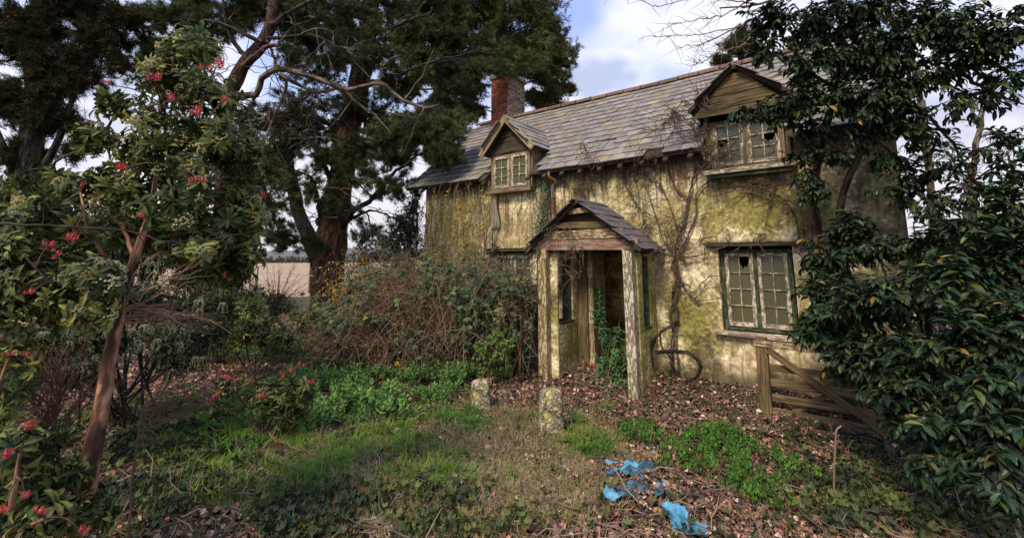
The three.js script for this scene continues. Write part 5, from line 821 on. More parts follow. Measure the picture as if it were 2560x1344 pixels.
{
  const g = (x, y, off = 0.08) => { const p = onZ(x, y, WALL + off); return p; };
  creeper('thick twisted bare vine climbing the wall between the porch and the right window', [
    [[g(1690, 960, 0.12), ...W2([[1682, 880], [1690, 800], [1682, 740], [1694, 680], [1686, 630], [1708, 560], [1722, 500], [1735, 440], [1752, 385], [1762, 320, 0.2], [1755, 250, 0.3]], 0.06)], 0.03, 0.01],
    [[g(1700, 960, 0.1), ...W2([[1692, 860], [1676, 780], [1698, 720], [1682, 660], [1706, 610], [1690, 560], [1670, 500], [1640, 450], [1600, 430], [1560, 418]], 0.07)], 0.019, 0.006],
    [W2([[1700, 640], [1720, 590], [1740, 540], [1745, 480], [1800, 440], [1850, 450], [1900, 470], [1960, 460]], 0.05), 0.016, 0.005], [W2([[1722, 500], [1690, 470], [1670, 430], [1620, 415], [1580, 405]], 0.05), 0.014, 0.004],
    [W2([[1690, 640], [1660, 600], [1640, 540], [1620, 480], [1610, 440]], 0.05), 0.013, 0.004], [W2([[1640, 545], [1600, 520], [1570, 470], [1550, 440]], 0.05), 0.009, 0.003], [W2([[1735, 440], [1770, 410], [1800, 380, 0.14], [1880, 395, 0.2], [1960, 375, 0.2]], 0.08), 0.012, 0.004],
    [W2([[1690, 640], [1740, 640, 0.1], [1790, 622, 0.12], [1830, 612, 0.12]], 0.06), 0.01, 0.006], [[onZ(1510, 655, -6.9), onZ(1560, 640, -6.6), onZ(1620, 632, -6.7), ...W2([[1690, 640]], 0.08)], 0.007, 0.009],
    [W2([[1694, 690], [1720, 730], [1745, 760]], 0.05), 0.008, 0.003], [W2([[1752, 385], [1740, 330, 0.22], [1700, 300, 0.3], [1660, 310, 0.3]], 0.1), 0.008, 0.003]], { twigN: 480, twigL: 0.36, seedN: 5001 });
  creeper('looped dark woody stem at the wall foot right of the porch', [
    [[g(1632, 920, 0.3), g(1630, 860, 0.35), g(1650, 832, 0.3), g(1690, 800, 0.12), g(1692, 760, 0.08)], 0.03, 0.016], [[g(1640, 880, 0.4), g(1690, 878, 0.45), g(1728, 885, 0.5), g(1748, 905, 0.5), g(1750, 930, 0.5), g(1736, 945, 0.5), g(1720, 952, 0.5)], 0.032, 0.026], [[g(1650, 832, 0.3), g(1655, 865, 0.35), g(1680, 900, 0.3), g(1690, 950, 0.3)], 0.016, 0.01], [[g(1632, 920, 0.3), g(1625, 890, 0.32), g(1640, 850, 0.32)], 0.02, 0.014]], { mat: M.barkDark, seedN: 5002, twigN: 6, twigL: 0.15 });
  creeper('dry tendrils hanging over the porch beam and its left post', [
    [[at(1345, 945, 7.6), onZ(1312, 840, -6.6), onZ(1318, 760, -6.5), onZ(1302, 700, -6.5), onZ(1330, 640, -6.42), onZ(1350, 618, -6.35)], 0.012, 0.006], [[onZ(1340, 630, -6.4), onZ(1310, 660, -6.4), onZ(1296, 740, -6.4), onZ(1280, 800, -6.4)], 0.007, 0.003], [[onZ(1350, 620, -6.35), onZ(1335, 690, -6.35), onZ(1345, 750, -6.35), onZ(1335, 800, -6.35)], 0.006, 0.003],
    [[onZ(1385, 618, -6.32), onZ(1396, 650, -6.3), onZ(1424, 682, -6.3), onZ(1440, 690, -6.3)], 0.006, 0.003], [[onZ(1425, 560, -6.3), onZ(1436, 630, -6.28), onZ(1447, 655, -6.28), onZ(1455, 620, -6.3)], 0.005, 0.0025], [[onZ(1456, 605, -6.3), onZ(1458, 650, -6.28), onZ(1450, 690, -6.28)], 0.005, 0.0025], [[onZ(1395, 600, -6.3), onZ(1398, 700, -6.28), onZ(1397, 770, -6.28)], 0.005, 0.002], [[onZ(1345, 610, -6.3), onZ(1395, 570, -6.3), onZ(1420, 560, -6.3)], 0.006, 0.003]], { seedN: 5003, twigN: 90, twigL: 0.3, bias: V(-0.35, -0.5, 0.1), leafN: 1, leafC: [0.09, 0.05, 0.03] });
  creeper('bare wiry creeper hanging below the eaves between the dormers', [
    [W2([[1350, 640], [1380, 560], [1372, 500], [1385, 455], [1420, 430], [1500, 425], [1600, 415], [1740, 395]], 0.06), 0.012, 0.005], [W2([[1385, 455], [1440, 470], [1470, 500]], 0.05), 0.01, 0.003], [W2([[1420, 430], [1460, 445], [1480, 430], [1520, 440]], 0.05), 0.006, 0.003], [W2([[1560, 415], [1590, 450], [1600, 520], [1612, 560]], 0.05), 0.007, 0.003], [W2([[1500, 422, 0.2], [1470, 380, 0.32], [1455, 350, 0.42]], 0.2), 0.006, 0.003], [[...W2([[1640, 410, 0.2]]), onZ(1660, 360, -7.0), onZ(1700, 300, -7.1), onZ(1680, 270, -7.2)], 0.008, 0.003]], { seedN: 5004, twigN: 430, twigL: 0.24, bias: V(0, -0.55, 0) });
  creeper('tangle of bare stems on the roof edge beside the right dormer', [[[onZ(1762, 400, -6.9), onZ(1750, 340, -6.95), onZ(1735, 290, -7.05), onZ(1720, 260, -7.2)], 0.012, 0.004], [[onZ(1755, 370, -6.92), onZ(1720, 330, -6.95), onZ(1670, 320, -7.0), onZ(1630, 330, -7)], 0.008, 0.003], [[onZ(1745, 330, -6.9), onZ(1700, 290, -7.1), onZ(1660, 300, -7.1)], 0.007, 0.003], [[onZ(1768, 400, -6.95), onZ(1800, 340, -6.9), onZ(1850, 350, -6.9), onZ(1900, 330, -6.9)], 0.009, 0.003], [[onZ(1790, 420, -7.0), onZ(1840, 350, -6.95), onZ(1870, 300, -6.9)], 0.006, 0.003]], { seedN: 5005, twigN: 130, twigL: 0.28, bias: V(-0.2, 0.2, 0.1) });
  creeper('bare stems sprawling over the wall below the right dormer window', [[W2([[2000, 600], [1990, 540], [1960, 500], [1900, 470], [1850, 460]], 0.05), 0.012, 0.004], [W2([[1930, 480], [1920, 540], [1915, 590]], 0.05), 0.008, 0.003], [W2([[1990, 440], [2000, 500], [2010, 560], [2005, 650]], 0.05), 0.014, 0.006]], { seedN: 5006, twigN: 70, twigL: 0.25, bias: V(0, -0.2, 0) });
  // ivy strip beside the drain pipe
  seedTo(5101); const iv = new Plant('ivy', 'narrow strip of dark ivy on the wall beside the drain pipe', 'ivy', V(onWall(1345, 640).x, 0, WALL));
  iv.limb([V(onWall(1345, 640).x, 0, WALL + 0.08), ...W2([[1345, 640], [1350, 580], [1362, 520], [1370, 450]], 0.05)], 0.014, 0.006, { mat: M.barkDark, n: 20, seg: 5 });
  for (let k = 0; k < 420; k++) { const f = rnd(), x = lerp(1345, 1368, f) + 14 * gauss(), y = lerp(630, 450, f); iv.leaf('leaf', onWall(x, y, 0.06 + 0.03 * rnd()), V(gauss(), -0.6, 0.3), V(0, 0.3, 1), rr(0.7, 1.25), vary([0.035, 0.06, 0.026], 1, 0.4)); }
  iv.finish({ leaf: [smallLeaf, M.gloss, 'leaves'] });
  seedTo(5102); const b0 = groundAt(onZ(1520, 985, -6.75)), ib = new Plant('ivy_bush', 'leafy green ivy bush growing up in the open porch doorway', 'bush', b0);
  for (const [x, y, z] of [[1500, 780, -7.1], [1530, 840, -7.0], [1550, 800, -7.05], [1490, 900, -6.9], [1560, 930, -6.75]]) ib.limb([b0, b0.clone().lerp(onZ(x, y, z), 0.5).add(V(0.06 * gauss(), 0, 0.05)), onZ(x, y, z)], 0.014, 0.005, { mat: M.vine, n: 10, seg: 5 });
  const ivFn = (pl, pts, L, tone) => { for (let k = 0; k < 9; k++) pl.leaf('leaf', pts[Math.floor(rnd() * 5)].clone().add(sphereDir().multiplyScalar(0.03)), sphereDir().add(V(0, -0.2, 0.5)), V(0, 0.6, 0.8), rr(0.9, 1.6), vary(rnd() < 0.35 ? [0.07, 0.15, 0.035] : [0.034, 0.08, 0.028], tone)); };
  for (const [x, y, rx, ry, n, z] of [[1502, 790, 18, 50, 30, -7.1], [1520, 850, 30, 40, 34, -7.0], [1545, 850, 20, 40, 20, -7.0], [1515, 920, 36, 50, 50, -6.85], [1550, 930, 28, 60, 36, -6.75], [1540, 975, 40, 22, 24, -6.6], [1510, 960, 40, 30, 30, -6.7], [1498, 740, 10, 30, 8, -7.15]]) { const c = onZ(x, y, z), d = project(c)[2]; ib.clump(c, [rx * d / FOCAL, ry * d / FOCAL, 0.12], n, ivFn, { mat: M.vine, r: 0.006 }); }
  ib.finish({ leaf: [smallLeaf, M.gloss, 'leaves'] });
}
{ // yellow winter jasmine on the left part of the wall
  seedTo(5201); const base = V(-7.0, 0, -7.0), t = new Plant('jasmine_climber', 'yellow flowered climber with drooping thin stems on the left part of the wall', 'climber', base);
  for (const [x, y] of [[1100, 480], [1150, 470], [1200, 480], [1075, 500], [1220, 500]]) t.limb([base.clone().add(V(0.4 * gauss(), 0, 0.1)), onWall(x + 10, 640, 0.14), onWall(x, y, 0.1)], 0.016, 0.006, { mat: M.vine, n: 14, seg: 5, wob: 0.02 });
  for (let k = 0; k < 430; k++) { const x = rr(1062, 1235) - 10 * rnd(), y = rr(450, 740), p = onWall(x, y, 0.1 + 0.35 * rnd()), L = rr(0.3, 0.95), e = p.clone().add(V(0.22 * gauss(), -L, 0.14 * gauss() + 0.05)); const q = t.twig([p, p.clone().lerp(e, 0.45).add(V(0.06 * gauss(), 0.05, 0.1 * rnd())), e], 0.005, 0.0022, { n: 6, mat: k % 3 ? M.jasmine ?? (M.jasmine = std({ color: new THREE.Color(0.24, 0.19, 0.075) })) : M.vine, wob: 0.012 }); const lo = sstep(430, 640, y) * sstep(1250, 1060, x); for (let j = 0; j < 4; j++) t.leaf('leaf', q[Math.floor(rnd() * 7)].clone(), sphereDir(), sphereDir(), rr(0.35, 0.8), vary(pick([[0.26, 0.19, 0.05], [0.3, 0.2, 0.07], [0.14, 0.14, 0.04]]), 1, 0.4)); if (rnd() < 0.2 + 0.45 * lo) for (let j = 0; j < 4; j++) t.leaf('flower', q[Math.floor(rnd() * 7)].clone().add(V(0, 0, 0.03)), sphereDir().add(V(0, 0, 0.6)), V(0, 0, 1), rr(0.7, 1.3), vary([0.7, 0.48, 0.02], 1, 0.2)); }
  t.finish({ leaf: [smallLeaf, M.leaf, 'leaves'], flower: [smallLeaf, M.leaf, 'flowers'] });
  seedTo(5202); const h = new Plant('ivy_bush', 'dark ivy clad bush against the left corner of the cottage', 'bush', V(-8.7, 0, -7.1)), b = V(-8.7, 0, -7.1);
  for (let k = 0; k < 5; k++) h.limb([b.clone().add(V(0.3 * gauss(), 0, 0.2 * gauss())), at(1035 + 20 * gauss(), 560, 11), at(1030 + 22 * gauss(), 470, 11)], 0.03, 0.012, { mat: M.barkDark, n: 10, seg: 5 });
  const fn = (pl, pts, L, tone) => { for (let k = 0; k < 12; k++) pl.leaf('leaf', pts[Math.floor(rnd() * 5)].clone().add(sphereDir().multiplyScalar(0.06)), sphereDir(), V(0, 0.8, 0.5), rr(0.9, 1.7), vary([0.026, 0.044, 0.02], tone, 0.4)); };
  for (const [x, y, rx, ry, n, d] of [[1030, 520, 40, 50, 60, 11], [1020, 600, 50, 60, 80, 11], [985, 640, 50, 50, 60, 11.2], [1045, 640, 30, 60, 50, 10.6], [900, 660, 50, 40, 60, 11.6], [940, 700, 60, 40, 50, 11], [880, 720, 60, 40, 50, 11], [1040, 480, 25, 25, 20, 11], [960, 620, 60, 50, 60, 11.4], [1000, 560, 40, 50, 50, 11.2], [900, 620, 50, 40, 40, 12], [1040, 690, 50, 40, 40, 10.2], [980, 700, 60, 40, 50, 10.4]]) { const [c, r] = ell(x, y, rx, ry, d, 0.8); h.clump(c, r, n, fn, { mat: M.barkDark, r: 0.01 }); }
  h.finish({ leaf: [smallLeaf, M.leaf, 'leaves'] });
}
// the bramble thicket in front of the left half of the cottage
const trefoil = (() => { const b = leafShape(0.05, 0.034, { rows: [[0, 0.2], [0.45, 1], [1, 0.05]], fold: 0.15 }); return join([b, turned(b, 0, 0, 1.15, 0, -0.005, 0), turned(b, 0, 0, -1.15, 0, -0.005, 0)]); })();
{
  seedTo(5301); const base = groundAt(onGround(1100, 880)), t = new Plant('bramble_thicket', 'sprawling brown bramble thicket with blue green leaves before the left wall', 'thicket', base);
  const topY = (x, fy = 880) => lerp(770, 632, sstep(820, 960, x)) + 130 * (fbm(x / 75, 3, 3, 0, 620) - 0.5) + 0.85 * (fy - 880), limit = (v) => { if (v.x > HX0 - 0.2 && v.z < WALL + 0.12) v.z = WALL + 0.12 + 0.1 * rnd(); if (v.x > -4.5 && v.z < -6.2) v.x = -4.5 - 0.08 * rnd(); const g = gh(v.x, v.z) + 0.03; if (v.y < g) v.y = g; return v; };
  const foot = () => { for (;;) { const p = groundAt(onGround(rr(800, 1330), rr(845, 955))); if (p.z > WALL + 0.2 || p.x < HX0 - 0.3) return limit(p); } };
  M.cane = std({ color: new THREE.Color(0.2, 0.115, 0.08) }); M.cane2 = std({ color: new THREE.Color(0.27, 0.2, 0.12) });
  for (let k = 0; k < 640; k++) {
    const a = foot(), [ax, ay, ad] = project(a), hMax = Math.max(0.3, at(ax, topY(ax, ay), ad).y - a.y), h = hMax * (0.3 + 0.72 * Math.pow(rnd(), 0.7)), side = (rnd() < 0.5 ? -1 : 1) * rr(0.3, 1.25), m1 = limit(a.clone().add(V(0, 0.62 * h, 0)).addScaledVector(RIGHT, 0.45 * side * rr(-0.4, 1)).addScaledVector(AHEAD, 0.2 * gauss())), m2 = limit(a.clone().add(V(0, h, 0)).addScaledVector(RIGHT, 0.6 * side).addScaledVector(AHEAD, -0.3 * gauss())), e = limit(m2.clone().addScaledVector(RIGHT, 0.55 * side).addScaledVector(AHEAD, -rr(-0.2, 0.6)).add(V(0, -h * rr(0.1, 0.75), 0)));
    const p = spline([a, m1, m2, e], 18, 0.006), f = e;
    if (k < 40) { const b = new MB(); b.tube(p, p.map((_, q) => lerp(0.009, 0.003, q / 18)), 5); b.build('cane', k % 2 ? M.cane : M.cane2, t.o); } else t.mb(k % 3 ? M.cane : M.cane2, 'twigs').tube(p, p.map((_, q) => lerp(0.0075, 0.0025, q / 18)), 4);
    for (let j = 0; j < 7; j++) { const q = p[4 + Math.floor(rnd() * 14)], g = q.clone().add(sphereDir().multiplyScalar(rr(0.08, 0.35))); t.twig([q, q.clone().lerp(g, 0.5).add(sphereDir().multiplyScalar(0.02)), g], 0.004, 0.0015, { n: 4, mat: k % 3 ? M.cane : M.cane2 }); }
    for (let j = 0; j < 22; j++) {
      const q = p[4 + Math.floor(rnd() * 14)].clone().add(sphereDir().multiplyScalar(0.12 * rnd())), [qx, qy] = project(q), patch = fbm(qx / 90 + 3, qy / 70, 3, 0, 600), green = sstep(0.47, 0.6, patch + 0.12 * sstep(1000, 1250, qx) - 0.1 * sstep(830, 880, qy)), yellow = sstep(990, 870, qx) * sstep(790, 700, qy);
      if (rnd() < 0.85 * green) t.leaf('leaf', q, sphereDir().add(V(0, -0.2, 0.3)), V(0.1 * gauss(), 0.9, 0.5), rr(0.8, 1.6), vary(pick([[0.07, 0.115, 0.05], [0.055, 0.1, 0.06], [0.12, 0.15, 0.045]]), 1, 0.35)); else if (rnd() < 0.85 * yellow) t.leaf('small', q, sphereDir(), V(0, 0.5, 0.8), rr(0.7, 1.3), vary([0.5, 0.34, 0.03], 1, 0.35)); else if (rnd() < 0.5) t.leaf('small', q, sphereDir().add(V(0, -0.4, 0)), sphereDir(), rr(0.5, 1.1), vary(rnd() < 0.5 ? [0.2, 0.09, 0.05] : [0.2, 0.15, 0.06], 1, 0.4));
    }
  }
  for (let k = 0; k < 2600; k++) {                    // the dead tangle inside
    const a = foot(), [ax, ay, ad] = project(a), h = Math.max(0.25, at(ax, topY(ax, ay), ad).y - a.y) * Math.pow(rnd(), 0.9), q = limit(a.clone().add(V(0.2 * gauss(), h, 0.2 * gauss()))), L = rr(0.2, 0.7), e = limit(q.clone().add(V(gauss(), 0.6 * gauss(), gauss()).multiplyScalar(L)));
    t.twig([q, limit(q.clone().lerp(e, 0.5).add(V(0.06 * gauss(), 0.1 * L, 0.06 * gauss()))), e], 0.0048, 0.002, { n: 5, mat: k % 3 ? M.cane2 : M.cane });
    for (let j = 0; j < 4; j++) { const w = q.clone().lerp(e, rnd()).add(sphereDir().multiplyScalar(0.07)), [wx, wy] = project(w), g = sstep(0.45, 0.6, fbm(wx / 70 + 13, wy / 55, 3, 0, 610)); if (rnd() < 0.7 * g) t.leaf('leaf', w, sphereDir().add(V(0, -0.2, 0.3)), V(0.1 * gauss(), 0.9, 0.5), rr(0.7, 1.4), vary([0.065, 0.1, 0.045], 1, 0.35)); else t.leaf('small', w, sphereDir(), sphereDir(), rr(0.5, 1.1), vary(pick([[0.24, 0.12, 0.065], [0.28, 0.21, 0.08], [0.14, 0.07, 0.045], [0.12, 0.13, 0.04]]), 1, 0.4)); }
  }
  t.finish({ leaf: [trefoil, M.satin, 'leaves'], small: [smallLeaf, M.leaf, 'small_leaves'] });
  seedTo(5303); const b3 = groundAt(at(890, 780, 9.6)), w = new Plant('yellow_shrub', 'straggly shrub with yellow leaves between the pine trunk and the brambles', 'shrub', b3);
  for (const [x, y] of [[850, 720], [880, 700], [910, 690], [930, 720], [870, 740]]) w.limb([b3, b3.clone().lerp(at(x, y, 9.5), 0.5).add(V(0.05 * gauss(), 0.05, 0.05)), at(x, y, 9.5)], 0.014, 0.005, { mat: M.cane2, n: 10, seg: 5 });
  const yf = (pl, pts, L, tone) => { for (let k = 0; k < 7; k++) pl.leaf('leaf', pts[1 + Math.floor(rnd() * 4)].clone().add(sphereDir().multiplyScalar(0.06)), sphereDir().add(V(0, 0, 0.3)), V(0, 0.8, 0.5), rr(0.8, 1.5), vary(rnd() < 0.75 ? [0.55, 0.38, 0.03] : [0.2, 0.15, 0.05], 1, 0.3)); };
  for (const [x, y, rx, ry, n] of [[860, 735, 40, 30, 26], [895, 705, 40, 26, 28], [925, 690, 36, 24, 20], [840, 760, 26, 20, 12], [900, 745, 50, 25, 22], [960, 680, 40, 20, 12]]) { const [c, r] = ell(x, y, rx, ry, 9.4, 0.8); w.clump(c, r, n, yf, { mat: M.cane2, r: 0.005 }); }
  w.finish({ leaf: [smallLeaf, M.leaf, 'leaves'] });
  seedTo(5302); const b2 = groundAt(onGround(1250, 955)), y = new Plant('young_shrub', 'fresh light green sprouting shrub in front of the brambles, left of the porch', 'shrub', b2);
  for (const [x, yy] of [[1240, 840], [1200, 860], [1270, 850], [1220, 880]]) y.limb([b2, b2.clone().lerp(at(x, yy, 7), 0.5), at(x, yy, 7)], 0.01, 0.004, { mat: M.vine, n: 8, seg: 5 });
  const fn = (pl, pts, L, tone) => { for (let k = 0; k < 8; k++) pl.leaf('leaf', pts[1 + Math.floor(rnd() * 4)].clone().add(sphereDir().multiplyScalar(0.03)), sphereDir().add(V(0, 0.2, 0.3)), V(0, 0.8, 0.5), rr(0.8, 1.4), vary([0.16, 0.24, 0.05], tone, 0.25)); };
  for (const [x, yy, rx, ry, n] of [[1240, 845, 30, 25, 22], [1205, 870, 24, 20, 14], [1268, 870, 22, 26, 14], [1235, 890, 40, 30, 16]]) { const [c, r] = ell(x, yy, rx, ry, 6.9, 0.8); y.clump(c, r, n, fn, { mat: M.vine, r: 0.004 }); }
  y.finish({ leaf: [smallLeaf, M.leaf, 'leaves'] });
}

// ---------------------------------------------------------------- gate, stone posts and other single things
{
  const z = -6.7, o = thing('field_gate', 'weathered five bar wooden gate leaning by the window, half under the laurel', 'gate', [-1.13, gh(-1.13, z), z]);
  block(o, 'post', M.gateWood, 0.135, 0.98, 0.12, -1.13, 0.26, z, { b: 0.012, wear: 0.025, rz: 0.01 });
  for (const [y, w, sl] of [[0.39, 0.08, 0], [0.205, 0.092, 0.01], [0.03, 0.092, -0.01], [-0.135, 0.092, 0]]) spar(o, 'rail', M.gateWood, V(-1.06, y, z + 0.01), V(1.03, y + sl, z + 0.015), w, 0.035, { wear: 0.022 });
  spar(o, 'top_rail', M.peelTan, V(-1.22, 0.68, z + 0.04), V(1.03, 0.65, z + 0.03), 0.075, 0.065, { wear: 0.03 });
  spar(o, 'brace', M.gateWood, V(-1.06, 0.6, z + 0.055), V(0.06, -0.17, z + 0.06), 0.08, 0.032, { wear: 0.018 });
  spar(o, 'strut', M.gateWood, V(-0.87, -0.14, z - 0.03), V(-0.35, 0.24, z - 0.03), 0.06, 0.027, { wear: 0.014 });
  block(o, 'end_post', M.gateWood, 0.1, 0.9, 0.065, 1.07, 0.25, z, { b: 0.01, wear: 0.018 });
}
const stoneGeo = (rx, rz, h, s, top = 0.9) => {
  const p = [], u = [], idx = [], n = 28, m = 22;
  for (let j = 0; j <= m; j++) for (let i = 0; i <= n; i++) {
    const a = i / n * 6.2832, f = j / m, y = f * h, cap = j > m - 5 ? [1, 0.99, 0.96, 0.9, 0.72, 0][j - (m - 5)] : 1, k = lerp(1.08, top, f) * (j === m ? 0 : cap), c = Math.cos(a), d = Math.sin(a), q = Math.pow(Math.pow(Math.abs(c), 3.2) + Math.pow(Math.abs(d), 3.2), -1 / 3.2), w = 1 + 0.24 * (fbm3(c * 1.3 + s, y * 6, d * 1.3, 4, 700) - 0.5);
    p.push(c * q * rx * k * w, y + 0.05 * (noise3(c * 2 + s, 3, d * 2, 710) - 0.5) * f, d * q * rz * k * w); u.push(a * rx, y);
  }
  for (let j = 0; j < m; j++) for (let i = 0; i < n; i++) { const k = j * (n + 1) + i; idx.push(k, k + n + 1, k + 1, k + 1, k + n + 1, k + n + 2); }
  const g = new THREE.BufferGeometry(); g.setAttribute('position', new THREE.Float32BufferAttribute(p, 3)); g.setAttribute('uv', new THREE.Float32BufferAttribute(u, 2)); g.setIndex(idx); g.computeVertexNormals(); return g;
};
for (const [x, y, rx, rz, h, s, label] of [[1378, 1080, 0.145, 0.12, 0.47, 3, 'worn stone post crusted with yellow lichen, in front of the porch'], [1206, 1014, 0.135, 0.115, 0.37, 9, 'smaller mossy stone post among the leaves, left of the lichen crusted one']]) {
  const g = groundAt(onGround(x, y)), m = mesh(stoneGeo(rx, rz, h + 0.08, s), M.stone); m.position.set(g.x, g.y - 0.06, g.z); m.rotation.set(0.03, 0.7, s > 5 ? 0.06 : -0.03); put(scene, m, 'stone_post'); dress(m, label, 'stone post', 'stone posts at the old path');
}
{ // torn blue plastic sheet
  M.blue = std({ map: tex(256, 256, (u, v) => mixc(rgb(52, 80, 92), rgb(88, 158, 188), sstep(0.35, 0.6, fbm(u * 8, v * 8, 5, 8, 755))), { repeat: [1.2, 1.2] }), roughness: 0.5 });
  const sheet = (label, poly, cell, holes, s, lift = 0.03) => {
    seedTo(6000 + s); const pts = poly.map(([x, y]) => onGround(x, y)), inside = (x, z) => { let c = false; for (let i = 0, j = pts.length - 1; i < pts.length; j = i++) if ((pts[i].z > z) !== (pts[j].z > z) && x < (pts[j].x - pts[i].x) * (z - pts[i].z) / (pts[j].z - pts[i].z) + pts[i].x) c = !c; return c; };
    const xs = pts.map((q) => q.x), zs = pts.map((q) => q.z), x0 = Math.min(...xs), x1 = Math.max(...xs), z0 = Math.min(...zs), z1 = Math.max(...zs), nx = Math.ceil((x1 - x0) / cell), nz = Math.ceil((z1 - z0) / cell), p = [], idx = [];
    const fold = (x, z) => { const r = 1 - Math.abs(2 * fbm(x * 5.5 + s, z * 5.5 + 0.6 * x, 4, 0, 720) - 1); return lift + 0.055 * Math.pow(r, 4) + 0.03 * fbm(x * 20 + s, z * 20, 2, 0, 730); };
    for (let j = 0; j <= nz; j++) for (let i = 0; i <= nx; i++) { const x = x0 + i * cell, z = z0 + j * cell; p.push(x, gh(x, z) + fold(x, z), z); }
    for (let j = 0; j < nz; j++) for (let i = 0; i < nx; i++) { const x = x0 + (i + 0.5) * cell, z = z0 + (j + 0.5) * cell; if (!inside(x, z) || fbm(x * 11 + s * 3, z * 11, 4, 0, 740) < holes) continue; const k = j * (nx + 1) + i; idx.push(k, k + nx + 1, k + 1, k + 1, k + nx + 1, k + nx + 2); }
    const g = new THREE.BufferGeometry(); const uv = []; for (let k = 0; k < p.length; k += 3) uv.push(p[k], p[k + 2]); g.setAttribute('position', new THREE.Float32BufferAttribute(p, 3)); g.setAttribute('uv', new THREE.Float32BufferAttribute(uv, 2)); g.setIndex(idx); g.computeVertexNormals(); dress(put(scene, mesh(g, M.blue), 'plastic_sheet'), label, 'plastic sheet');
  };
  sheet('torn blue plastic sheet scrap, farthest from the viewer, half covered by dead leaves', [[1510, 1165], [1560, 1175], [1630, 1175], [1640, 1195], [1600, 1220], [1560, 1200], [1515, 1195]], 0.012, 0.4, 1);
  sheet('middle strip of torn blue plastic sheet lying in the leaves', [[1500, 1245], [1540, 1230], [1580, 1225], [1640, 1240], [1660, 1225], [1672, 1235], [1660, 1262], [1600, 1262], [1560, 1268], [1510, 1262]], 0.012, 0.38, 2);
  sheet('crumpled bright blue plastic sheet triangle, nearest the bottom edge', [[1655, 1290], [1690, 1298], [1770, 1340], [1775, 1372], [1690, 1372], [1680, 1345]], 0.012, 0.2, 3, 0.035);
}
{ // pale cloth hanging from the wall below the left dormer window
  seedTo(6101); const a = onWall(1240, 488, 0.06), g = new THREE.PlaneGeometry(1, 1, 14, 24), p = g.attributes.position;
  for (let k = 0; k < p.count; k++) { const u = p.getX(k), f = 0.5 - p.getY(k), w = lerp(0.06, 0.26, f * f * (3 - 2 * f)) * (f > 0.93 ? 0.9 : 1); p.setXYZ(k, a.x + 0.0 - 0.03 * f + u * w, a.y - 0.68 * f + 0.03 * Math.sin(u * 9) * f, a.z + 0.05 + 0.035 * Math.sin(u * 16 + f * 4) * (0.4 + f)); }
  g.computeVertexNormals(); const m = mesh(g, new THREE.MeshPhysicalMaterial({ color: new THREE.Color(0.52, 0.46, 0.34), roughness: 0.9, transmission: 0.2, thickness: 0 })); dress(put(scene, m, 'cloth'), 'pale rag hanging on the wall under the left dormer window', 'cloth');
}
{ // dark sheet propped between the brambles and the porch
  const m = mesh(worn(beam(0.32, 1.05, 0.02), 0.02, 3), std({ map: woodMap, color: new THREE.Color(0.085, 0.085, 0.13), roughness: 0.7 })), c = onZ(1330, 880, -6.6); m.position.set(c.x, gh(c.x, c.z) + 0.44, c.z); m.rotation.set(-0.06, 0.25, 0.02); dress(put(scene, m, 'board'), 'dark slate blue board propped between the brambles and the left porch post', 'board');
}
{ // thin bent stake at the right and a leaning post by the field
  const a = groundAt(onGround(2084, 1248)), b = new MB(), d = project(a)[2]; b.tube(spline([a.clone().add(V(0, -0.05, 0)), at(2086, 1180, d), at(2090, 1100, d), at(2092, 1075, d), at(2104, 1064, d)], 16), 0.008, 6); dress(b.build('garden_stake', M.twigPale), 'thin pale stake with a bent tip standing at the lower right', 'stake');
  for (const [x, y0, y1, w] of [[772, 735, 650, 0.1], [640, 722, 665, 0.08]]) { const q = groundAt(onGround(x, y0)), m = mesh(worn(beam(w, Math.abs(at(x, y1, project(q)[2]).y - q.y) + 0.1, w), 0.02, 4), M.barkGray); m.position.set(q.x, q.y + m.geometry.boundingBox.max.y - 0.1, q.z); dress(put(scene, m, 'fence_post'), x > 700 ? 'grey fence post beside the pine trunk at the edge of the field' : 'grey fence post in the middle of the field edge', 'fence post', 'posts along the field edge'); }
  const f = new MB(); for (const h of [0.55, 1.05]) { const p = [[560, 724], [640, 722], [772, 735], [840, 745]].map(([x, y]) => { const q = groundAt(onGround(x, y)); q.y += h; return q; }); f.tube(spline(p, 24), 0.006, 4); } dress(f.build('fence_wire', M.iron), 'thin wires strung between the posts along the field edge', 'wire', null, 'stuff');
}
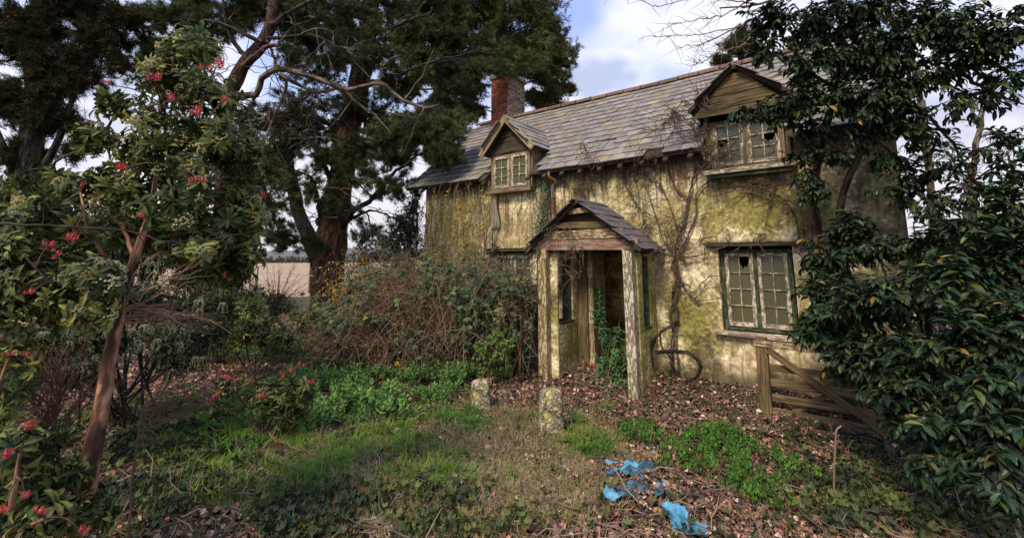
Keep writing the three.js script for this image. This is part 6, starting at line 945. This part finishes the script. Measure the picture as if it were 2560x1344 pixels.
// daffodils
{
  const strap = leafShape(0.3, 0.018, { curl: 0.5, fold: 0.2, rows: [[0, 0.7], [0.4, 1], [0.8, 0.8], [1, 0.1]] }), petal = leafShape(0.035, 0.022, { curl: 0.3, rows: [[0, 0.3], [0.5, 1], [1, 0.1]] });
  const head = join([0, 1, 2, 3, 4, 5].map((k) => petal.clone().rotateX(1.35).rotateY(k * 1.047)).concat([(() => { const c = new THREE.CylinderGeometry(0.017, 0.011, 0.03, 10, 1, true); c.translate(0, 0.018, 0); c.deleteAttribute('uv'); const q = c; q.setAttribute('uv', new THREE.Float32BufferAttribute(new Float32Array(q.attributes.position.count * 2), 2)); q.setAttribute('color', new THREE.Float32BufferAttribute(new Float32Array(q.attributes.position.count * 3).fill(0.85), 3)); return q; })()]));
  const yellow = M.petal.clone(), green = M.leaf.clone(); yellow.color.setRGB(0.8, 0.56, 0.02); green.color.setRGB(0.045, 0.095, 0.075);
  seedTo(6201);
  for (const [x, y, hy, label, n] of [[872, 930, 872, 'leftmost yellow daffodil above the nettles', 1], [938, 925, 866, 'yellow daffodil with blue green leaves, between two others', 16], [988, 965, 908, 'yellow daffodil standing to the right of the other two in the nettles', 5], [750, 1345, 1318, 'yellow daffodil at the bottom edge of the grass', 5], [920, 930, 892, 'pale drooping daffodil among blue green strap leaves', 18]]) {
    const g = groundAt(onGround(x, y)), d = project(g)[2], top = at(x + 6, hy, d), o = thing('daffodil', label, 'flower', [g.x, g.y, g.z], 'daffodils in the garden'), b = new MB(); b.tube(spline([g, g.clone().lerp(top, 0.6).add(V(0.01, 0, 0)), top], 8), 0.005, 5); b.build('stem', green, o);
    const h = mesh(head, yellow); h.matrixAutoUpdate = true; pose(top, V(0.25 * gauss() + 0.35, 0.1, 0.9), UP, d > 4 ? 1.35 : 1.2).decompose(h.position, h.quaternion, h.scale); putAt(o, h, 'flower_head');
    for (let k = 0; k < n; k++) { const l = mesh(strap, green); pose(g.clone().add(V(0.07 * gauss(), 0, 0.07 * gauss())), V(0.35 * gauss(), 1, 0.35 * gauss()), sphereDir(), rr(0.8, 1.25)).decompose(l.position, l.quaternion, l.scale); putAt(o, l, 'leaf'); }
  }
}
// fallen branches on the leaves
{
  seedTo(6301);
  for (const [list, r, label] of [[[[1740, 1060], [1830, 1090], [1930, 1130], [2000, 1180]], 0.016, 'long fallen stick crossing the leaves above the green patch'], [[[1640, 920], [1690, 1000], [1730, 1060], [1800, 1110]], 0.011, 'thin fallen stem running down from the wall foot over the leaves'], [[[1760, 1275], [1800, 1310], [1830, 1345]], 0.012, 'short fallen stick right of the blue plastic'], [[[480, 1000], [600, 1050], [720, 1160], [800, 1200]], 0.008, 'thin curved twig lying on the grass at the left']]) {
    const b = new MB(), p = spline(list.map(([x, y], k) => groundAt(onGround(x, y)).add(V(0, 0.03 + 0.03 * (k % 2), 0))), 20, 0.008); b.tube(p, p.map((_, k) => lerp(r, r * 0.4, k / 20)), 6); for (let k = 0; k < 5; k++) { const q = p[4 + Math.floor(rnd() * 14)], e = q.clone().add(V(0.15 * gauss(), 0.05 * rnd(), 0.15 * gauss())); b.tube([q, q.clone().lerp(e, 0.5), e], [r * 0.4, r * 0.3, r * 0.15], 4); }
    dress(b.build('fallen_branch', r > 0.01 ? M.vine : M.twigPale), label, 'branch', 'sticks lying on the ground');
  }
  const b = new MB(), p = [at(806, 1150, 4.1), at(815, 1120, 4.15), at(845, 1098, 4.2), at(880, 1094, 4.25), at(915, 1105, 4.3)]; p.unshift(groundAt(p[0])); b.tube(spline(p, 24), 0.005, 5); dress(b.build('arching_stem', std({ color: new THREE.Color(0.2, 0.26, 0.08) })), 'single green stem arching over the grass', 'stem');
}

// ---------------------------------------------------------------- what covers the ground
{
  seedTo(7001);
  const inside = (x, z) => (z < WALL + 0.02 && x > HX0 && x < HX1) || (z < -6.4 && x > -4.4 && x < -4.08) || (z < -6.4 && x > -2.85 && x < -2.68);
  const dead = leafShape(0.07, 0.045, { curl: 0.9, fold: 0.35, rows: [[0, 0.15], [0.35, 0.95], [0.7, 0.8], [1, 0.04]] }), dead2 = leafShape(0.06, 0.05, { curl: 1.4, fold: -0.3, rows: [[0, 0.3], [0.5, 1], [1, 0.1]] });
  const bladeTuft = (n, L, w, lean) => { const b = new MB(); for (let k = 0; k < n; k++) { const a = rnd() * 6.283, d = V(Math.cos(a), 0, Math.sin(a)), s = V(-Math.sin(a), 0, Math.cos(a)).multiplyScalar(w / 2), o = V(gauss() * 0.025, 0, gauss() * 0.025), l = L * rr(0.5, 1), q = lean * rr(0.3, 1), m = o.clone().addScaledVector(d, l * q * 0.35).add(V(0, l * 0.6, 0)), e = o.clone().addScaledVector(d, l * q).add(V(0, l * (1 - 0.35 * q), 0)); b.quad(o.clone().sub(s), o.clone().add(s), m.clone().addScaledVector(s, 0.8), m.clone().addScaledVector(s, -0.8)); b.tri(m.clone().addScaledVector(s, -0.8), m.clone().addScaledVector(s, 0.8), e); } return b.geometry(); };
  const grassGeo = bladeTuft(16, 0.11, 0.006, 0.8), dryGeo = bladeTuft(9, 0.1, 0.005, 1.25);
  const nettleGeo = (() => { const l = leafShape(0.06, 0.042, { curl: 0.4, fold: 0.15, rows: [[0, 0.5], [0.3, 1], [0.7, 0.6], [1, 0.04]] }), out = []; for (let t = 0; t < 4; t++) for (let k = 0; k < 2; k++) out.push(turned(l, 1.45 - 0.12 * t + 0.2 * gauss(), k * 3.1416 + t * 1.571 + 0.3 * gauss(), 0).scale(1.15 - 0.14 * t, 1, 1.15 - 0.14 * t).translate(0, 0.025 + t * 0.022, 0)); return join(out); })();
  const coverGeo = (() => { const l = leafShape(0.045, 0.036, { rows: [[0, 0.4], [0.4, 1], [1, 0.08]], fold: 0.2 }), out = []; for (let k = 0; k < 6; k++) out.push(turned(l, 1.0 + 0.4 * gauss(), k * 1.05 + 0.3 * gauss(), 0, 0.03 * gauss(), 0.02 + 0.05 * rnd(), 0.03 * gauss())); return join(out); })();
  const patchGeo = (() => { const l = leafShape(0.042, 0.024, { rows: [[0, 0.4], [0.4, 1], [1, 0.08]], fold: 0.2, curl: 0.5 }), out = []; for (let k = 0; k < 10; k++) out.push(turned(l, 0.7 + 0.5 * gauss(), k * 0.63 + 0.3 * gauss(), 0, 0.03 * gauss(), 0.03 + 0.08 * rnd(), 0.03 * gauss())); return join(out); })();
  const L = { litter: [], litter2: [], grass: [], dry: [], nettle: [], cover: [], patch: [] }, N = V(0, 1, 0);
  // random ground points, denser where the ground is nearer to the garden's front
  const spots = (n, near, far, fn) => { for (let k = 0; k < n; k++) { const d = near * Math.pow(far / near, Math.pow(rnd(), 0.8)), s = rr(-1.25, 1.25) * d, p = V(AHEAD.x * d + RIGHT.x * s, 0, AHEAD.z * d + RIGHT.z * s); if (inside(p.x, p.z)) continue; p.y = gh(p.x, p.z); const q = project(p); fn(p, q[0], q[1], d); } };
  const litterC = [[0.27, 0.13, 0.09], [0.37, 0.2, 0.14], [0.18, 0.088, 0.062], [0.47, 0.3, 0.21], [0.3, 0.12, 0.095], [0.5, 0.37, 0.27], [0.13, 0.075, 0.05], [0.26, 0.1, 0.075], [0.2, 0.09, 0.065], [0.2, 0.14, 0.09], [0.3, 0.16, 0.1]];
  spots(95000, 1.6, 17, (p, x, y, d) => {
    const g = grassAt(x, y), n = nettleAt(x, y), c = coverAt(x, y), b = patchAt(x, y), keep = (1 - 0.6 * g) * (1 - 0.75 * n) * (1 - 0.55 * c) * (1 - 0.6 * b);
    if (rnd() > keep) return;
    L[rnd() < 0.6 ? 'litter' : 'litter2'].push({ m: pose(p.clone().add(V(0, 0.008 + 0.03 * rnd(), 0)), V(gauss(), 0.3 * gauss(), gauss()), V(0.7 * gauss(), 1, 0.7 * gauss()), (0.35 + 0.95 * Math.pow(rnd(), 1.3)) * (d > 7 ? 1.25 : 1)), c: vary(pick(litterC), 1.2, 0.25) });
  });
  spots(150000, 1.7, 12, (p, x, y, d) => {
    const n1 = fbm(p.x * 2.6 + 30, p.z * 2.6 + 30, 4, 0, 800), g = grassAt(x, y) * sstep(0.41, 0.58, n1), dr = dryAt(x, y);
    if (rnd() < 0.68 * g) { const t = fbm(p.x * 1.3, p.z * 1.3, 3, 0, 810); L.grass.push({ m: pose(p, V(0.25 * gauss(), 1, 0.25 * gauss()), V(gauss(), 0, gauss()), rr(0.4, 1.1) * (rnd() < 0.12 ? 1.7 : 1)), c: vary(mixc([0.1, 0.25, 0.03], [0.23, 0.34, 0.05], sstep(0.35, 0.65, t)), 1, 0.25) }); }
    else if (rnd() < 0.55 * dr + 0.06 + 0.3 * grassAt(x, y)) L.dry.push({ m: pose(p, V(0.4 * gauss(), 1, 0.4 * gauss()), V(gauss(), 0, gauss()), rr(0.5, 1.1)), c: vary(rnd() < 0.6 ? [0.46, 0.37, 0.19] : [0.24, 0.25, 0.085], 1, 0.3) });
    const cv = coverAt(x, y) * sstep(0.36, 0.5, fbm(p.x * 2 + 7, p.z * 2 + 70, 3, 0, 820));
    if (rnd() < 0.2 * cv + 0.012) L.cover.push({ m: pose(p.clone().add(V(0, 0.02 + 0.05 * rnd() * cv, 0)), V(0.35 * gauss(), 1, 0.35 * gauss()), V(gauss(), 0, gauss()), rr(0.55, 1.25)), c: vary(mixc([0.05, 0.07, 0.03], [0.16, 0.19, 0.055], sstep(0.4, 0.65, fbm(p.x * 3, p.z * 3, 3, 0, 830))), 1, 0.3) });
  });
  spots(60000, 3, 10, (p, x, y, d) => { const n = nettleAt(x, y); if (rnd() < 0.6 * n * sstep(0.32, 0.5, fbm(p.x * 2.4 + 3, p.z * 2.4, 4, 0, 840))) { const k = rr(0.45, 1.45); L.nettle.push({ m: pose(p.clone().add(V(0, 0.2 * rnd() * rnd() * n + 0.1 * n * fbm(p.x * 5, p.z * 5, 2, 0, 846), 0)), V(0.35 * gauss(), 1, 0.35 * gauss()), V(gauss(), 0, gauss()), k), c: vary(mixc([0.09, 0.22, 0.05], [0.24, 0.38, 0.1], fbm(p.x * 4, p.z * 4, 3, 0, 845) * 0.5 + 0.5 * rnd()), 1, 0.3) }); } });
  spots(60000, 2.4, 6.5, (p, x, y, d) => { const n = patchAt(x, y); if (rnd() < 0.55 * n * sstep(0.4, 0.6, fbm(p.x * 3.4 + 3, p.z * 3.4, 4, 0, 850))) L.patch.push({ m: pose(p.clone().add(V(0, 0.13 * rnd() * n, 0)), V(0.3 * gauss(), 1, 0.3 * gauss()), V(gauss(), 0, gauss()), rr(0.5, 1.3)), c: vary(mixc([0.06, 0.17, 0.025], [0.13, 0.25, 0.04], rnd()), 1, 0.35) }); });
  for (const [x, y] of [[1575, 1185], [1590, 1205], [1580, 1248], [1640, 1245], [1530, 1180], [1610, 1255]]) for (let k = 0; k < 22; k++) { const p = onGround(x + 34 * gauss(), y + 12 * gauss()); p.y = gh(p.x, p.z) + 0.05 + 0.03 * rnd(); L.litter.push({ m: pose(p, V(gauss(), 0.3 * gauss(), gauss()), V(0.6 * gauss(), 1, 0.6 * gauss()), rr(0.6, 1)), c: vary(pick(litterC), 1, 0.25) }); }
  const sticks = [], stickGeo = (() => { const b = new MB(), p = [V(0, 0, 0), V(0.015, 0.06, 0.004), V(-0.004, 0.13, 0.012), V(0.012, 0.2, 0)]; b.tube(p, [0.004, 0.0035, 0.003, 0.0015], 4); b.tube([p[1], V(0.05, 0.1, 0.02)], [0.0025, 0.001], 3); return b.geometry(); })();
  spots(3800, 1.7, 11, (p) => { sticks.push({ m: pose(p.clone().add(V(0, 0.02 + 0.03 * rnd(), 0)), V(gauss(), 0.25 * rnd(), gauss()), sphereDir(), rr(0.5, 1.9)), c: vary(pick([[0.2, 0.13, 0.09], [0.3, 0.22, 0.15], [0.12, 0.08, 0.055]]), 1, 0.2) }); });
  copies(scene, 'twig_litter', stickGeo, M.litterStick ?? (M.litterStick = std({})), sticks);
  const lay = (name, geo, mat, list, label, cat) => dress(copies(scene, name, geo, mat, list), label, cat);
  M.litter.vertexColors = true;
  lay('fallen_leaves', dead, M.litter, L.litter, 'brown dead leaves carpeting the garden', 'leaves'); lay('fallen_leaves', dead2, M.litter, L.litter2, 'curled dead leaves strewn over the garden', 'leaves');
  lay('grass', grassGeo, M.leaf2 ?? (M.leaf2 = (() => { const m = M.leaf.clone(); m.vertexColors = false; return m; })()), L.grass, 'bright green grass left of the path', 'grass'); lay('dry_grass', dryGeo, M.leaf2, L.dry, 'sparse dry grass between the leaves', 'grass');
  lay('nettle_bed', nettleGeo, M.leaf, L.nettle, 'bed of fresh green nettles below the brambles', 'nettles'); lay('ground_cover', coverGeo, M.leaf, L.cover, 'dark low ground cover in the foreground', 'ground cover'); lay('leafy_patch', patchGeo, M.leaf, L.patch, 'bright green leafy patch right of the blue plastic', 'ground cover');
}
renderer.render(scene, camera);
